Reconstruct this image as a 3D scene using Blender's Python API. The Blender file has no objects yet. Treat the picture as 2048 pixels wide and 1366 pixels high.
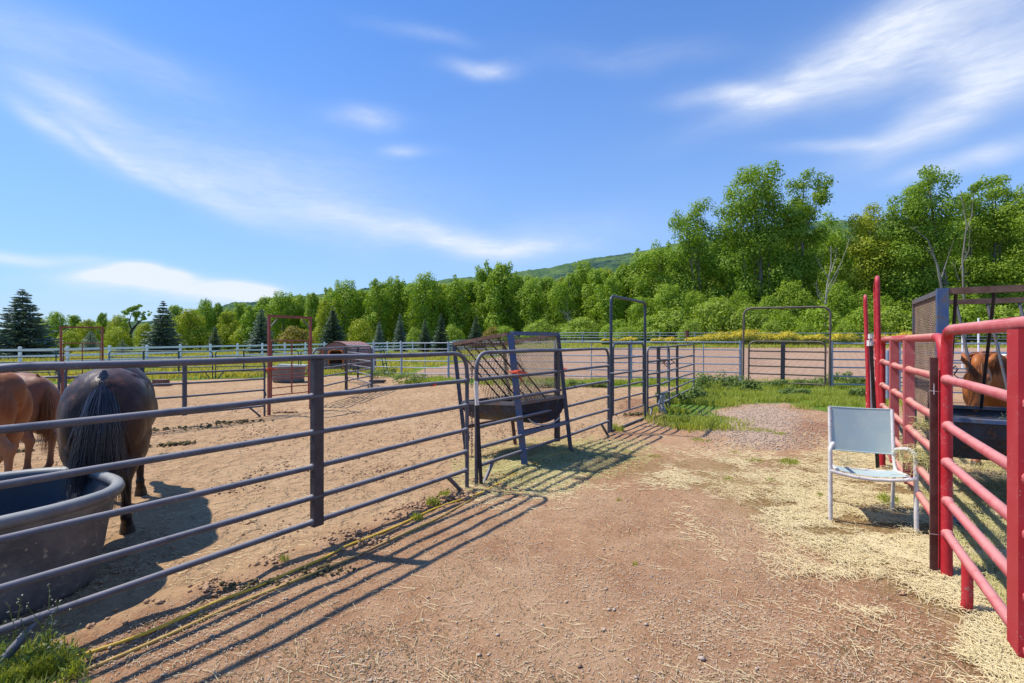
import bpy, math, random
import numpy as np
from mathutils import Vector, Matrix, Euler

R = math.radians
rnd = random.Random(7)
SC = bpy.context.scene
COL = SC.collection

# ------------------------------------------------------------ camera, light
FPX = 1000.0      # focal length in pixels of the 2048 px wide photograph
CAMH = 1.6
HY = 683.0
cam_d = bpy.data.cameras.new('camera')
cam = bpy.data.objects.new('camera', cam_d)
COL.objects.link(cam)
cam.location = (0, 0, CAMH)
cam.rotation_euler = (R(90), 0, 0)
cam_d.sensor_width = 36.0
cam_d.lens = 36.0 * FPX / 2048.0
cam_d.clip_start = 0.05
cam_d.clip_end = 8000
SC.camera = cam

SUN_EL = R(58)
SUN_DIR = Vector((-0.84, 0.22, 0)).normalized() * math.cos(SUN_EL) + Vector((0, 0, math.sin(SUN_EL)))
sun_d = bpy.data.lights.new('sun', 'SUN')
sun = bpy.data.objects.new('sun', sun_d)
COL.objects.link(sun)
sun_d.energy = 4.5
sun_d.angle = R(0.9)
sun_d.color = (1.0, 0.93, 0.82)
sun.rotation_euler = SUN_DIR.to_track_quat('Z', 'Y').to_euler()

SC.view_settings.view_transform = 'Standard'
SC.view_settings.look = 'None'
SC.view_settings.exposure = 0.33
SC.view_settings.gamma = 1.0
SC.cycles.max_bounces = 6
SC.cycles.diffuse_bounces = 3
SC.cycles.transparent_max_bounces = 8
SC.cycles.use_denoising = True
SC.cycles.sample_clamp_indirect = 6.0

# ------------------------------------------------------------ sky
W = bpy.data.worlds.new('World')
SC.world = W
W.use_nodes = True
nt = W.node_tree
nt.nodes.clear()
def N(t, **kw):
    n = nt.nodes.new(t)
    for k, v in kw.items(): setattr(n, k, v)
    return n
def L(a, b): nt.links.new(a, b)
def M(op, a, b=None, c=None, clamp=False):
    n = nt.nodes.new('ShaderNodeMath'); n.operation = op; n.use_clamp = clamp
    for i, v in enumerate((a, b, c)):
        if v is None: continue
        if isinstance(v, (int, float)): n.inputs[i].default_value = v
        else: nt.links.new(v, n.inputs[i])
    return n.outputs[0]
sky = N('ShaderNodeTexSky', sky_type='NISHITA', sun_disc=False)
sky.sun_elevation = SUN_EL
sky.sun_rotation = math.atan2(SUN_DIR.x, SUN_DIR.y)
sky.altitude = 600
sky.air_density = 1.25
sky.dust_density = 0.35
sky.ozone_density = 3.0
hs = N('ShaderNodeHueSaturation'); hs.inputs['Saturation'].default_value = 1.1
hs.inputs['Value'].default_value = 1.0
L(sky.outputs[0], hs.inputs['Color'])
tc = N('ShaderNodeTexCoord')
sp = N('ShaderNodeSeparateXYZ'); L(tc.outputs['Generated'], sp.inputs[0])
az = M('MULTIPLY', M('ARCTAN2', sp.outputs[0], sp.outputs[1]), 57.2958)
el = M('MULTIPLY', M('ARCSINE', sp.outputs[2]), 57.2958)
cb = N('ShaderNodeCombineXYZ'); L(az, cb.inputs[0]); L(el, cb.inputs[1])
def noise(vec, scale, detail, rough=0.55, dist=0.0, sx=1, sy=1, rot=0):
    mp = N('ShaderNodeMapping'); mp.inputs['Scale'].default_value = (sx, sy, 1)
    mp.inputs['Rotation'].default_value = (0, 0, R(rot))
    L(vec, mp.inputs[0])
    n = N('ShaderNodeTexNoise'); n.inputs['Scale'].default_value = scale
    n.inputs['Detail'].default_value = detail; n.inputs['Roughness'].default_value = rough
    n.inputs['Distortion'].default_value = dist
    L(mp.outputs[0], n.inputs['Vector'])
    return n
wn = noise(cb.outputs[0], 0.055, 2.5)
ws = N('ShaderNodeVectorMath', operation='SUBTRACT'); L(wn.outputs['Color'], ws.inputs[0]); ws.inputs[1].default_value = (.5, .5, .5)
wm = N('ShaderNodeVectorMath', operation='MULTIPLY'); L(ws.outputs[0], wm.inputs[0]); wm.inputs[1].default_value = (15, 5.0, 0)
wa = N('ShaderNodeVectorMath', operation='ADD'); L(cb.outputs[0], wa.inputs[0]); L(wm.outputs[0], wa.inputs[1])
sw = N('ShaderNodeSeparateXYZ'); L(wa.outputs[0], sw.inputs[0])
def azel(px, py):
    x = (px - 1024) / FPX; a = math.atan(x)
    return math.degrees(a), math.degrees(math.atan((HY - py) / FPX * math.cos(a)))
# one soft streak per cloud: (px, py of its middle, half length, half width in px, slope in degrees, strength)
CL = [(965,132,80,20,0,.62),(715,243,85,24,3,.5),(808,308,55,17,3,.42),
 (40,250,130,16,-24,.50),(210,312,170,19,-22,.48),(400,375,190,26,-17,.36),(620,420,240,46,-12,.28),(560,330,200,60,-8,.16),(820,462,170,24,-12,.42),(960,492,130,22,-4,.50),(1080,490,90,16,6,.34),(300,300,260,50,-14,.18),
 (95,195,170,26,-6,.42),(60,505,200,13,-4,.75),(60,90,240,70,-3,.32),(330,150,150,40,-8,.22),(560,360,420,90,-6,.20),
 (395,580,170,24,-4,.95),(300,560,75,18,0,.95),(490,585,55,16,0,.9),(350,552,60,12,0,.6),(255,558,34,9,0,.6),(320,543,28,8,0,.7),(400,553,34,8,0,.6),(455,570,30,10,0,.6),(525,577,26,9,0,.6),
 (1450,205,130,24,-8,.62),(1600,170,230,42,14,.50),(1840,80,190,70,18,.55),(1990,60,170,110,0,.5),(1700,110,260,70,12,.26),
 (1900,225,240,52,17,.62),(1690,285,150,14,-3,.42),(1930,318,170,18,6,.62),(2000,150,140,90,10,.35),(1770,60,250,60,10,.22),
 (840,62,120,18,-2,.20),(1250,115,170,30,-6,.16),(1100,470,220,40,5,.20),(560,640,700,50,0,.25)]
acc = None
for (px, py, hl, hw, an, st) in CL:
    a0, e0 = azel(px, py)
    a1, e1 = azel(px + hl*.5, py); a2, e2 = azel(px - hl*.5, py)
    sl = max(1.5, abs(a1 - a2)); _, eu = azel(px, py - hw); swd = max(.5, eu - e0)
    c, s = math.cos(R(an)), math.sin(R(an))
    dx = M('SUBTRACT', sw.outputs[0], a0); dy = M('SUBTRACT', sw.outputs[1], e0)
    u = M('MULTIPLY_ADD', dx, c/sl, M('MULTIPLY', dy, s/sl))
    v = M('MULTIPLY_ADD', dx, -s/swd, M('MULTIPLY', dy, c/swd))
    r2 = M('ADD', M('MULTIPLY', u, u), M('MULTIPLY', v, v))
    g = M('MULTIPLY', M('EXPONENT', M('MULTIPLY', r2, -1.1)), st)
    acc = g if acc is None else M('ADD', acc, g)
st1 = noise(wa.outputs[0], 0.26, 9, .68, .8, .30, 1.9, 9)
st2 = noise(cb.outputs[0], 0.8, 6, .6, .3, .5, 1.5, 0)
tex = M('ADD', M('MULTIPLY', st1.outputs['Fac'], 1.25), M('MULTIPLY', st2.outputs['Fac'], .75))
fac = M('MULTIPLY', acc, M('SUBTRACT', tex, .05), clamp=True)
fac = M('MULTIPLY', M('POWER', fac, 1.1), .92, clamp=True)
# thin veil near the horizon
veil = M('MULTIPLY', M('EXPONENT', M('MULTIPLY', M('ABSOLUTE', el), -0.050)), .88)
mx = N('ShaderNodeMix', data_type='RGBA'); L(fac, mx.inputs['Factor'])
SKYT = N('ShaderNodeMix', data_type='RGBA'); SKYT.blend_type = 'MULTIPLY'; SKYT.inputs['Factor'].default_value = 1.0
L(hs.outputs[0], SKYT.inputs[6]); SKYT.inputs[7].default_value = (0.30, 0.84, 1.42, 1)
VM = N('ShaderNodeMix', data_type='RGBA'); L(veil, VM.inputs['Factor']); L(SKYT.outputs[2], VM.inputs[6]); VM.inputs[7].default_value = (4.3, 5.6, 7.9, 1)
L(VM.outputs[2], mx.inputs[6]); mx.inputs[7].default_value = (6.7, 7.2, 8.2, 1)
bg = N('ShaderNodeBackground'); bg.inputs['Strength'].default_value = 0.102
L(mx.outputs[2], bg.inputs['Color'])
wo = N('ShaderNodeOutputWorld'); L(bg.outputs[0], wo.inputs[0])

# ------------------------------------------------------------ helpers
def sstep(a, b, x):
    t = np.clip((np.asarray(x, float) - a) / (b - a), 0, 1)
    return t*t*(3 - 2*t)
def hz(x, y):
    """height of the ground: level round the alley, rising slowly to the back and right"""
    x = np.asarray(x, float); y = np.asarray(y, float)
    f = sstep(-10, 9, x)
    yy = np.maximum(0, y - 12)
    return f * 0.0185 * yy**1.1 / (1 + yy*.002) + (1 - f) * 0.003 * yy
def at(px, py):
    """the ground point that the pixel of the photograph shows"""
    lo, hi = .5, 400.0
    for _ in range(60):
        m = (lo + hi) / 2; x = (px - 1024) / FPX * m
        z = CAMH - (py - HY) / FPX * m
        if z > float(hz(x, m)): lo = m
        else: hi = m
    return Vector(((px - 1024) / FPX * lo, lo, float(hz((px - 1024)/FPX*lo, lo))))
def ray(px, Y): 
    x = (px - 1024)/FPX*Y
    return Vector((x, Y, float(hz(x, Y))))
def hgt(py, Y): return CAMH - (py - HY)/FPX*Y
def vnoise(x, y, seed=0):
    xi = np.floor(x).astype(np.int64); yi = np.floor(y).astype(np.int64)
    xf = x - xi; yf = y - yi
    def h(a, b):
        n = (a*374761393 + b*668265263 + seed*982451653) & 0xffffffff
        n = ((n ^ (n >> 13)) * 1274126177) & 0xffffffff
        return ((n ^ (n >> 16)) & 0xffff) / 65535.0
    u = xf*xf*(3-2*xf); v = yf*yf*(3-2*yf)
    return (h(xi,yi)*(1-u)+h(xi+1,yi)*u)*(1-v) + (h(xi,yi+1)*(1-u)+h(xi+1,yi+1)*u)*v
def fbm(x, y, seed=0, o=4):
    s = 0; a = .5
    for k in range(o):
        s = s + a*vnoise(x*2**k, y*2**k, seed+k); a *= .5
    return s

def lnk(o, parent=None):
    COL.objects.link(o)
    if parent is not None: o.parent = parent
    return o
def thing(name, label, cat, loc=(0,0,0), rotz=0, group=None):
    o = bpy.data.objects.new(name, None); COL.objects.link(o)
    o.empty_display_size = .2
    o.location = loc; o.rotation_euler = (0, 0, rotz)
    o['label'] = label; o['category'] = cat
    if group: o['group'] = group
    return o
def tag(o, label=None, cat=None, group=None, kind=None):
    if label: o['label'] = label
    if cat: o['category'] = cat
    if group: o['group'] = group
    if kind: o['kind'] = kind
    return o
def copy_tree(o, parent=None, label=None):
    c = o.copy(); COL.objects.link(c); c.parent = parent
    if label: c['label'] = label
    for ch in list(o.children): copy_tree(ch, c)
    return c
def npmesh(name, V, F, mat, parent=None, smooth=False, attr=None, nper=4):
    """F: (n, nper) array. attr: per-face float named 'v'"""
    V = np.asarray(V, np.float32); F = np.asarray(F, np.int32)
    me = bpy.data.meshes.new(name)
    n = len(F); k = F.shape[1]
    me.vertices.add(len(V)); me.vertices.foreach_set('co', V.ravel())
    me.loops.add(n*k); me.loops.foreach_set('vertex_index', F.ravel())
    me.polygons.add(n); me.polygons.foreach_set('loop_start', np.arange(0, n*k, k, dtype=np.int32))
    me.polygons.foreach_set('loop_total', np.full(n, k, np.int32))
    if smooth: me.polygons.foreach_set('use_smooth', np.ones(n, bool))
    me.update(calc_edges=True)
    if attr is not None:
        a = me.attributes.new('v', 'FLOAT', 'FACE'); a.data.foreach_set('value', np.asarray(attr, np.float32))
    if mat: me.materials.append(mat)
    return lnk(bpy.data.objects.new(name, me), parent)

class MB:
    def __init__(s): s.v = []; s.f = []; s.sm = []
    def add(s, vs, fs, smooth=False):
        b = len(s.v); s.v += [tuple(v) for v in vs]
        s.f += [tuple(i + b for i in f) for f in fs]; s.sm += [smooth]*len(fs)
    def box(s, c, d, rot=None):
        c = Vector(c); hx, hy, hzz = d[0]/2, d[1]/2, d[2]/2
        vs = [Vector((x, y, z)) for x in (-hx, hx) for y in (-hy, hy) for z in (-hzz, hzz)]
        if rot is not None: vs = [rot @ v for v in vs]
        s.add([c + v for v in vs], [(0,1,3,2),(4,6,7,5),(0,4,5,1),(2,3,7,6),(0,2,6,4),(1,5,7,3)])
        return s
    def bar(s, a, b, w, h, up=(0,0,1)):
        """rectangular bar from a to b, width w across, h along up"""
        a = Vector(a); b = Vector(b); d = (b - a); ln = d.length; d.normalize()
        u = Vector(up); sd = d.cross(u)
        if sd.length < 1e-4: sd = d.cross(Vector((0,1,0)))
        sd.normalize(); u2 = sd.cross(d)
        vs = []
        for p in (a, b):
            for i, j in ((-1,-1),(1,-1),(1,1),(-1,1)):
                vs.append(p + sd*(w/2*i) + u2*(h/2*j))
        s.add(vs, [(3,2,1,0),(4,5,6,7),(0,1,5,4),(1,2,6,5),(2,3,7,6),(3,0,4,7)])
        return s
    def tube(s, pts, r, n=8, caps=True, smooth=True, closed=False):
        P = [Vector(p) for p in pts]; m = len(P)
        rs = r if isinstance(r, (list, tuple)) else [r]*m
        T = []
        for i in range(m):
            if closed: t = P[(i+1) % m] - P[i-1]
            else: t = P[min(i+1, m-1)] - P[max(i-1, 0)]
            T.append(t.normalized())
        ref = Vector((0,0,1)) if abs(T[0].z) < .9 else Vector((1,0,0))
        nrm = (ref - T[0]*ref.dot(T[0])).normalized()
        vs = []
        for i in range(m):
            nrm = nrm - T[i]*nrm.dot(T[i])
            if nrm.length < 1e-6: nrm = T[i].orthogonal()
            nrm.normalize(); bn = T[i].cross(nrm)
            for k in range(n):
                a = 2*math.pi*k/n
                vs.append(P[i] + (nrm*math.cos(a) + bn*math.sin(a))*rs[i])
        fs = []
        for i in range(m if closed else m-1):
            j = (i+1) % m
            for k in range(n):
                k2 = (k+1) % n
                fs.append((i*n+k, i*n+k2, j*n+k2, j*n+k))
        s.add(vs, fs, smooth)
        if caps and not closed:
            s.add(vs[:n][::-1], [tuple(range(n))]); s.add(vs[-n:], [tuple(range(n))])
        return s
    def build(s, name, mat, parent=None):
        me = bpy.data.meshes.new(name); me.from_pydata(s.v, [], s.f)
        me.polygons.foreach_set('use_smooth', s.sm)
        if mat: me.materials.append(mat)
        me.update()
        return lnk(bpy.data.objects.new(name, me), parent)
def fillet(pts, rad, seg=6):
    """polyline with rounded inner corners"""
    P = [Vector(p) for p in pts]; out = [P[0]]
    for i in range(1, len(P)-1):
        r_ = rad[i-1] if isinstance(rad, (list, tuple)) else rad
        a = (P[i-1]-P[i]); b = (P[i+1]-P[i])
        r_ = min(r_, a.length*.49, b.length*.49)
        a.normalize(); b.normalize()
        p0 = P[i]+a*r_; p1 = P[i]+b*r_
        for k in range(seg+1):
            t = k/seg
            out.append(p0*(1-t)**2 + P[i]*2*t*(1-t) + p1*t*t)
    out.append(P[-1]); return out
# ------------------------------------------------------------ materials
class NT:
    def __init__(s, name):
        s.m = bpy.data.materials.new(name); s.m.use_nodes = True
        s.t = s.m.node_tree; s.t.nodes.clear()
        s.out = s.n('ShaderNodeOutputMaterial'); s.tc = s.n('ShaderNodeTexCoord')
    def n(s, t, **kw):
        x = s.t.nodes.new(t)
        for k, v in kw.items(): setattr(x, k, v)
        return x
    def l(s, a, b): s.t.links.new(a, b)
    def math(s, op, a, b=None, c=None, clamp=False):
        x = s.n('ShaderNodeMath', operation=op); x.use_clamp = clamp
        for i, v in enumerate((a, b, c)):
            if v is None: continue
            if isinstance(v, (int, float)): x.inputs[i].default_value = v
            else: s.l(v, x.inputs[i])
        return x.outputs[0]
    def noise(s, scale, detail=5, rough=.6, vec=None, dist=0, sc=(1,1,1)):
        mp = s.n('ShaderNodeMapping'); mp.inputs['Scale'].default_value = sc
        s.l(vec if vec is not None else s.tc.outputs['Object'], mp.inputs[0])
        x = s.n('ShaderNodeTexNoise'); x.inputs['Scale'].default_value = scale
        x.inputs['Detail'].default_value = detail; x.inputs['Roughness'].default_value = rough
        x.inputs['Distortion'].default_value = dist
        s.l(mp.outputs[0], x.inputs['Vector']); return x.outputs['Fac']
    def ramp(s, f, lo, hi):
        x = s.n('ShaderNodeMapRange'); x.interpolation_type = 'SMOOTHSTEP'
        x.inputs['From Min'].default_value = lo; x.inputs['From Max'].default_value = hi
        s.l(f, x.inputs['Value']); return x.outputs[0]
    def mix(s, f, a, b):
        x = s.n('ShaderNodeMix', data_type='RGBA')
        if isinstance(f, (int, float)): x.inputs['Factor'].default_value = f
        else: s.l(f, x.inputs['Factor'])
        for i, v in ((6, a), (7, b)):
            if isinstance(v, tuple): x.inputs[i].default_value = (*v, 1)
            else: s.l(v, x.inputs[i])
        return x.outputs[2]
    def bsdf(s, col, rough=.6, metal=0, bump=None, bstr=.3, bdist=.01, spec=.5, sheen=0, coat=0):
        b = s.n('ShaderNodeBsdfPrincipled')
        if isinstance(col, tuple): b.inputs['Base Color'].default_value = (*col, 1)
        else: s.l(col, b.inputs['Base Color'])
        if isinstance(rough, (int, float)): b.inputs['Roughness'].default_value = rough
        else: s.l(rough, b.inputs['Roughness'])
        b.inputs['Metallic'].default_value = metal
        b.inputs['Specular IOR Level'].default_value = spec
        b.inputs['Sheen Weight'].default_value = sheen
        b.inputs['Coat Weight'].default_value = coat
        if bump is not None:
            bp = s.n('ShaderNodeBump'); bp.inputs['Strength'].default_value = bstr
            bp.inputs['Distance'].default_value = bdist
            s.l(bump, bp.inputs['Height']); s.l(bp.outputs[0], b.inputs['Normal'])
        s.l(b.outputs[0], s.out.inputs[0]); return b
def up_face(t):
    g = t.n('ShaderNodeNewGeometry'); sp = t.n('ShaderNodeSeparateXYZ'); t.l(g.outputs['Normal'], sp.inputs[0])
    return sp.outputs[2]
def paint(name, c, c2=None, dust=None, dust_lit_amt=.6, rust=None, rough=.45, wear=.58, spec=.4, metal=0):
    """painted steel: base and mottled second colour, dust lying on upward faces (on grey pipe it also paints lit tops), worn rust spots"""
    t = NT(name)
    n1 = t.noise(6, 5, .65); n2 = t.noise(38, 4, .6)
    col = t.mix(t.ramp(n1, .35, .68), c, c2 or tuple(min(1, x*1.35 + .01) for x in c))
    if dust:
        u = t.math('MULTIPLY', t.ramp(up_face(t), .0, .95), dust_lit_amt)
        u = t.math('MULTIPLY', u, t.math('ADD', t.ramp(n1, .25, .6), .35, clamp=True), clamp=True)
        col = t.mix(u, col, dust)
    if rust:
        w = t.ramp(t.math('ADD', t.math('MULTIPLY', n2, .5), t.math('MULTIPLY', n1, .5)), wear, wear + .05)
        col = t.mix(w, col, rust)
    if rust:
        ch = t.noise(85, 3, .75); cl = t.noise(4, 3, .6)
        col = t.mix(t.math('MULTIPLY', t.ramp(ch, .63, .66), t.ramp(cl, .42, .6)), col, tuple(min(.8, x*.6+.16) for x in rust))
    rg = t.math('MULTIPLY_ADD', n1, .3, rough - .12)
    t.bsdf(col, rg, metal, n2, .25, .002, spec)
    return t.m
MAT = {}
MAT['grey'] = paint('grey_panel_paint', (.055,.060,.078), (.095,.10,.12), dust=(.33,.31,.31), dust_lit_amt=.72, rust=(.13,.075,.05), wear=.62)  # dusty tone also paints the light on the pipe tops into the colour
MAT['dark'] = paint('dark_channel_paint', (.032,.030,.038), (.055,.05,.058), dust=(.22,.19,.18), dust_lit_amt=.4, rust=(.10,.055,.04), wear=.62)
MAT['galv'] = paint('galvanised_pipe', (.24,.30,.38), (.34,.40,.48), rust=(.20,.17,.15), wear=.66, rough=.4, spec=.5)
MAT['blackblue'] = paint('blue_black_pipe', (.025,.04,.06), (.05,.07,.09), dust=(.18,.18,.20), dust_lit_amt=.3, rough=.4)
MAT['brownpipe'] = paint('brown_pipe', (.09,.065,.05), (.14,.10,.075), dust=(.30,.25,.20), dust_lit_amt=.45)
MAT['darkgreen'] = paint('dark_green_pipe', (.02,.055,.06), (.035,.08,.085), dust=(.15,.18,.19), dust_lit_amt=.3)
MAT['rustred'] = paint('rust_red_pipe', (.19,.045,.03), (.30,.07,.045), rust=(.12,.05,.035), wear=.6)
MAT['redpost'] = paint('red_paint', (.42,.012,.02), (.52,.03,.04), dust=(.55,.20,.20), dust_lit_amt=.35, rust=(.36,.13,.12), wear=.57, rough=.5)
MAT['redrail'] = paint('dusty_red_paint', (.44,.07,.08), (.50,.13,.13), dust=(.60,.27,.25), dust_lit_amt=.85, rust=(.62,.40,.33), wear=.60, rough=.6, spec=.25)
MAT['redchan2'] = paint('dusty_red_channel_paint', (.42,.085,.085), (.48,.14,.13), dust=(.6,.4,.32), dust_lit_amt=.7, rust=(.5,.3,.22), wear=.62, rough=.65, spec=.2)
MAT['redchan'] = paint('red_channel_paint', (.40,.018,.028), (.43,.035,.045), dust=(.5,.3,.25), dust_lit_amt=.5, rust=(.45,.2,.18), wear=.70, rough=.5, spec=.3)
MAT['redtan'] = paint('hay_worn_red_paint', (.42,.07,.07), (.46,.13,.12), dust=(.60,.34,.26), dust_lit_amt=.8, rust=(.6,.45,.32), wear=.6, rough=.7, spec=.2)
MAT['blue'] = paint('weathered_blue_steel', (.04,.085,.20), (.09,.12,.17), dust=(.25,.23,.22), dust_lit_amt=.4, rust=(.13,.075,.055), wear=.54, rough=.5)
MAT['bluegrey'] = paint('blue_grey_steel', (.035,.05,.085), (.07,.08,.10), dust=(.24,.22,.21), dust_lit_amt=.4, rust=(.12,.07,.05), wear=.55, rough=.55)
MAT['feedgrey'] = paint('weathered_grey_steel', (.12,.12,.13), (.09,.10,.13), dust=(.28,.24,.22), dust_lit_amt=.4, rust=(.16,.085,.055), wear=.52, rough=.5)
MAT['rust'] = paint('rusted_steel', (.12,.06,.045), (.19,.12,.09), dust=(.30,.24,.20), dust_lit_amt=.4, rough=.7, spec=.2)
MAT['darkrust'] = paint('dark_rusted_steel', (.03,.026,.028), (.055,.04,.035), rough=.6, spec=.3)
MAT['tray'] = paint('stained_feeder_tray', (.035,.045,.075), (.02,.02,.025), dust=(.10,.09,.08), dust_lit_amt=.5, rust=(.10,.05,.03), wear=.54, rough=.55)
MAT['traytin'] = paint('dark_tray_inside', (.03,.022,.02), (.07,.045,.035), rough=.8, spec=.15)
MAT['meshbrown'] = paint('rusty_brown_mesh', (.20,.135,.095), (.30,.21,.15), rough=.7, spec=.3)
MAT['meshtan'] = paint('rusty_tan_mesh', (.28,.20,.12), (.42,.32,.20), rough=.7, spec=.3)
MAT['twine'] = paint('orange_twine', (.62,.09,.05), (.72,.16,.08), rough=.8, spec=.1)
MAT['orangepaint'] = paint('orange_spray_paint', (.75,.06,.03), (.8,.1,.05), rough=.6, spec=.2)
MAT['white'] = paint('white_rail_vinyl', (.80,.83,.86), (.86,.88,.90), rough=.5, spec=.3)
MAT['cap'] = paint('white_plastic_cap', (.62,.60,.55), (.72,.70,.66), rough=.5)
MAT['tpost'] = paint('t_post_green', (.03,.035,.028), (.09,.06,.045), rough=.6)
MAT['wire'] = paint('bright_wire', (.5,.5,.5), (.6,.6,.6), rough=.35, metal=.6)
MAT['shelterred'] = paint('faded_red_shelter_shell', (.30,.13,.11), (.37,.18,.15), dust=(.45,.30,.26), dust_lit_amt=.6, rough=.7, spec=.2)
MAT['shelterin'] = paint('orange_plastic_edge', (.55,.12,.03), (.62,.18,.05), rough=.6)
MAT['greengate'] = paint('green_gate_paint', (.02,.13,.09), (.03,.17,.12), rough=.5)
MAT['bluebin'] = paint('blue_plastic', (.015,.04,.26), (.02,.06,.32), rough=.4)
MAT['sawn'] = paint('weathered_post_wood', (.12,.06,.05), (.18,.09,.07), rough=.9, spec=.1)

# stock tank: dark speckled plastic
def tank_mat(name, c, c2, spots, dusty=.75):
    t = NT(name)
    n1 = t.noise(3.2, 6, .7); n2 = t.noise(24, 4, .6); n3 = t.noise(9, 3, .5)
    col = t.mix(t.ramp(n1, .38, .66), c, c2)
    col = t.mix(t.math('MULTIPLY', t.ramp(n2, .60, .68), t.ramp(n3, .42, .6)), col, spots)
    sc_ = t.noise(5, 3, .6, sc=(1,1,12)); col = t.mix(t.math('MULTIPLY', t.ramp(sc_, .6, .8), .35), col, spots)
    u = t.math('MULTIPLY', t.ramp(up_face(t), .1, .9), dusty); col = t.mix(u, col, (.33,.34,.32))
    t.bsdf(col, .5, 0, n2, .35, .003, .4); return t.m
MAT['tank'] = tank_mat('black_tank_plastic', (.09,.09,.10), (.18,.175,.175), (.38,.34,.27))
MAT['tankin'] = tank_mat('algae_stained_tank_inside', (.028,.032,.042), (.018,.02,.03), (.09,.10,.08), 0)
MAT['tankfar'] = tank_mat('grey_tank_plastic', (.13,.13,.13), (.18,.17,.165), (.07,.06,.05))
t = NT('tank_water'); b = t.bsdf((.012,.014,.012), .22, 0, t.noise(8, 2), .1, .004, .25); MAT['water'] = t.m

# chair
t = NT('chair_frame_paint'); n1 = t.noise(30, 5, .7); n2 = t.noise(7, 4, .6)
col = t.mix(t.ramp(n2, .35, .7), (.72,.69,.66), (.55,.51,.47)); col = t.mix(t.ramp(n1, .60, .66), col, (.30,.22,.17))
t.bsdf(col, .45, 0, n1, .1, .001, .5); MAT['chairframe'] = t.m
t = NT('chair_sling_fabric')
wv = t.n('ShaderNodeTexWave'); wv.inputs['Scale'].default_value = 95; wv.bands_direction = 'X'; t.l(t.tc.outputs['Object'], wv.inputs[0])
wz = t.n('ShaderNodeTexWave'); wz.inputs['Scale'].default_value = 95; wz.bands_direction = 'Z'; t.l(t.tc.outputs['Object'], wz.inputs[0])
n1 = t.noise(5, 6, .65); n2 = t.noise(60, 3, .6)
col = t.mix(t.ramp(n1, .35, .72), (.37,.47,.49), (.46,.54,.50)); col = t.mix(t.math('MULTIPLY', t.ramp(n2, .62, .75), .5), col, (.16,.19,.17))
col = t.mix(t.math('MULTIPLY', wv.outputs['Fac'], .10), col, (.15,.2,.22))
t.bsdf(col, .85, 0, t.math('ADD', wv.outputs['Fac'], wz.outputs['Fac']), .15, .001, .2); MAT['sling'] = t.m

# hose
t = NT('yellow_hose_rubber'); n1 = t.noise(3, 4); n2 = t.noise(40, 3)
col = t.mix(t.ramp(n1, .4, .7), (.70,.46,.03), (.60,.38,.05)); col = t.mix(t.math('MULTIPLY', t.ramp(n2, .5, .7), .5), col, (.33,.22,.12))
t.bsdf(col, .5, 0, n2, .1, .001); MAT['hose'] = t.m
t = NT('dusty_tan_hose_rubber'); n1 = t.noise(3, 4); n2 = t.noise(40, 3)
col = t.mix(t.ramp(n1, .4, .7), (.52,.34,.07), (.45,.26,.12)); col = t.mix(t.math('MULTIPLY', t.ramp(n2, .5, .7), .5), col, (.33,.2,.12))
t.bsdf(col, .6, 0, n2, .1, .001); MAT['hose2'] = t.m

def leafmat(name, cols, trans=.28, rough=.6, tr_tint=1.6, objvar=.11, spec=.25):
    """foliage: colours chosen by the per-face value v, with a shift per tree"""
    t = NT(name)
    at_ = t.n('ShaderNodeAttribute', attribute_name='v'); oi = t.n('ShaderNodeObjectInfo')
    cr = t.n('ShaderNodeValToRGB'); cr.color_ramp.elements.remove(cr.color_ramp.elements[0])
    for i, c in enumerate(cols):
        p = i / (len(cols)-1)
        e = cr.color_ramp.elements[0] if i == len(cols)-1 else cr.color_ramp.elements.new(p)
        e.position = p; e.color = (*c, 1)
    sh = t.math('MULTIPLY_ADD', oi.outputs['Random'], objvar*2, -objvar)
    t.l(t.math('ADD', at_.outputs['Fac'], sh, clamp=True), cr.inputs[0])
    b = t.bsdf(cr.outputs[0], rough, spec=spec)
    tr = t.n('ShaderNodeBsdfTranslucent')
    g = t.n('ShaderNodeVectorMath', operation='MULTIPLY'); t.l(cr.outputs[0], g.inputs[0]); g.inputs[1].default_value = (tr_tint*1.1, tr_tint*1.15, tr_tint*.35)
    t.l(g.outputs[0], tr.inputs[0])
    ms = t.n('ShaderNodeMixShader'); ms.inputs[0].default_value = trans
    t.l(b.outputs[0], ms.inputs[1]); t.l(tr.outputs[0], ms.inputs[2]); t.l(ms.outputs[0], t.out.inputs[0])
    return t.m
MAT['leaf'] = leafmat('cottonwood_leaves', [(.040,.095,.009),(.080,.165,.014),(.145,.25,.020),(.24,.34,.032)])
MAT['leafdark'] = leafmat('tall_cottonwood_leaves', [(.030,.072,.009),(.062,.135,.013),(.115,.21,.018),(.20,.30,.028)])
MAT['leafyel'] = leafmat('yellow_green_leaves', [(.10,.155,.012),(.165,.235,.016),(.25,.315,.02),(.32,.36,.03)])
MAT['willow'] = leafmat('willow_leaves', [(.06,.12,.014),(.11,.195,.02),(.17,.27,.03),(.26,.345,.045)])
MAT['brownbush'] = leafmat('budding_willow_twigs', [(.10,.085,.02),(.17,.14,.025),(.22,.19,.03),(.26,.21,.04)])
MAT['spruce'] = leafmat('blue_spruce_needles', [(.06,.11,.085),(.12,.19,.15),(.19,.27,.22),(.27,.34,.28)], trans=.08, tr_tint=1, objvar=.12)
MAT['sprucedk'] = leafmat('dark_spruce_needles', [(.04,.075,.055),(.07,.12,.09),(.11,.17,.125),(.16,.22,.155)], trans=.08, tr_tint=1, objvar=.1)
MAT['grassb'] = leafmat('fresh_grass_blades', [(.08,.15,.012),(.14,.235,.018),(.21,.30,.028),(.32,.35,.06)], trans=.3, objvar=0)
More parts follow.
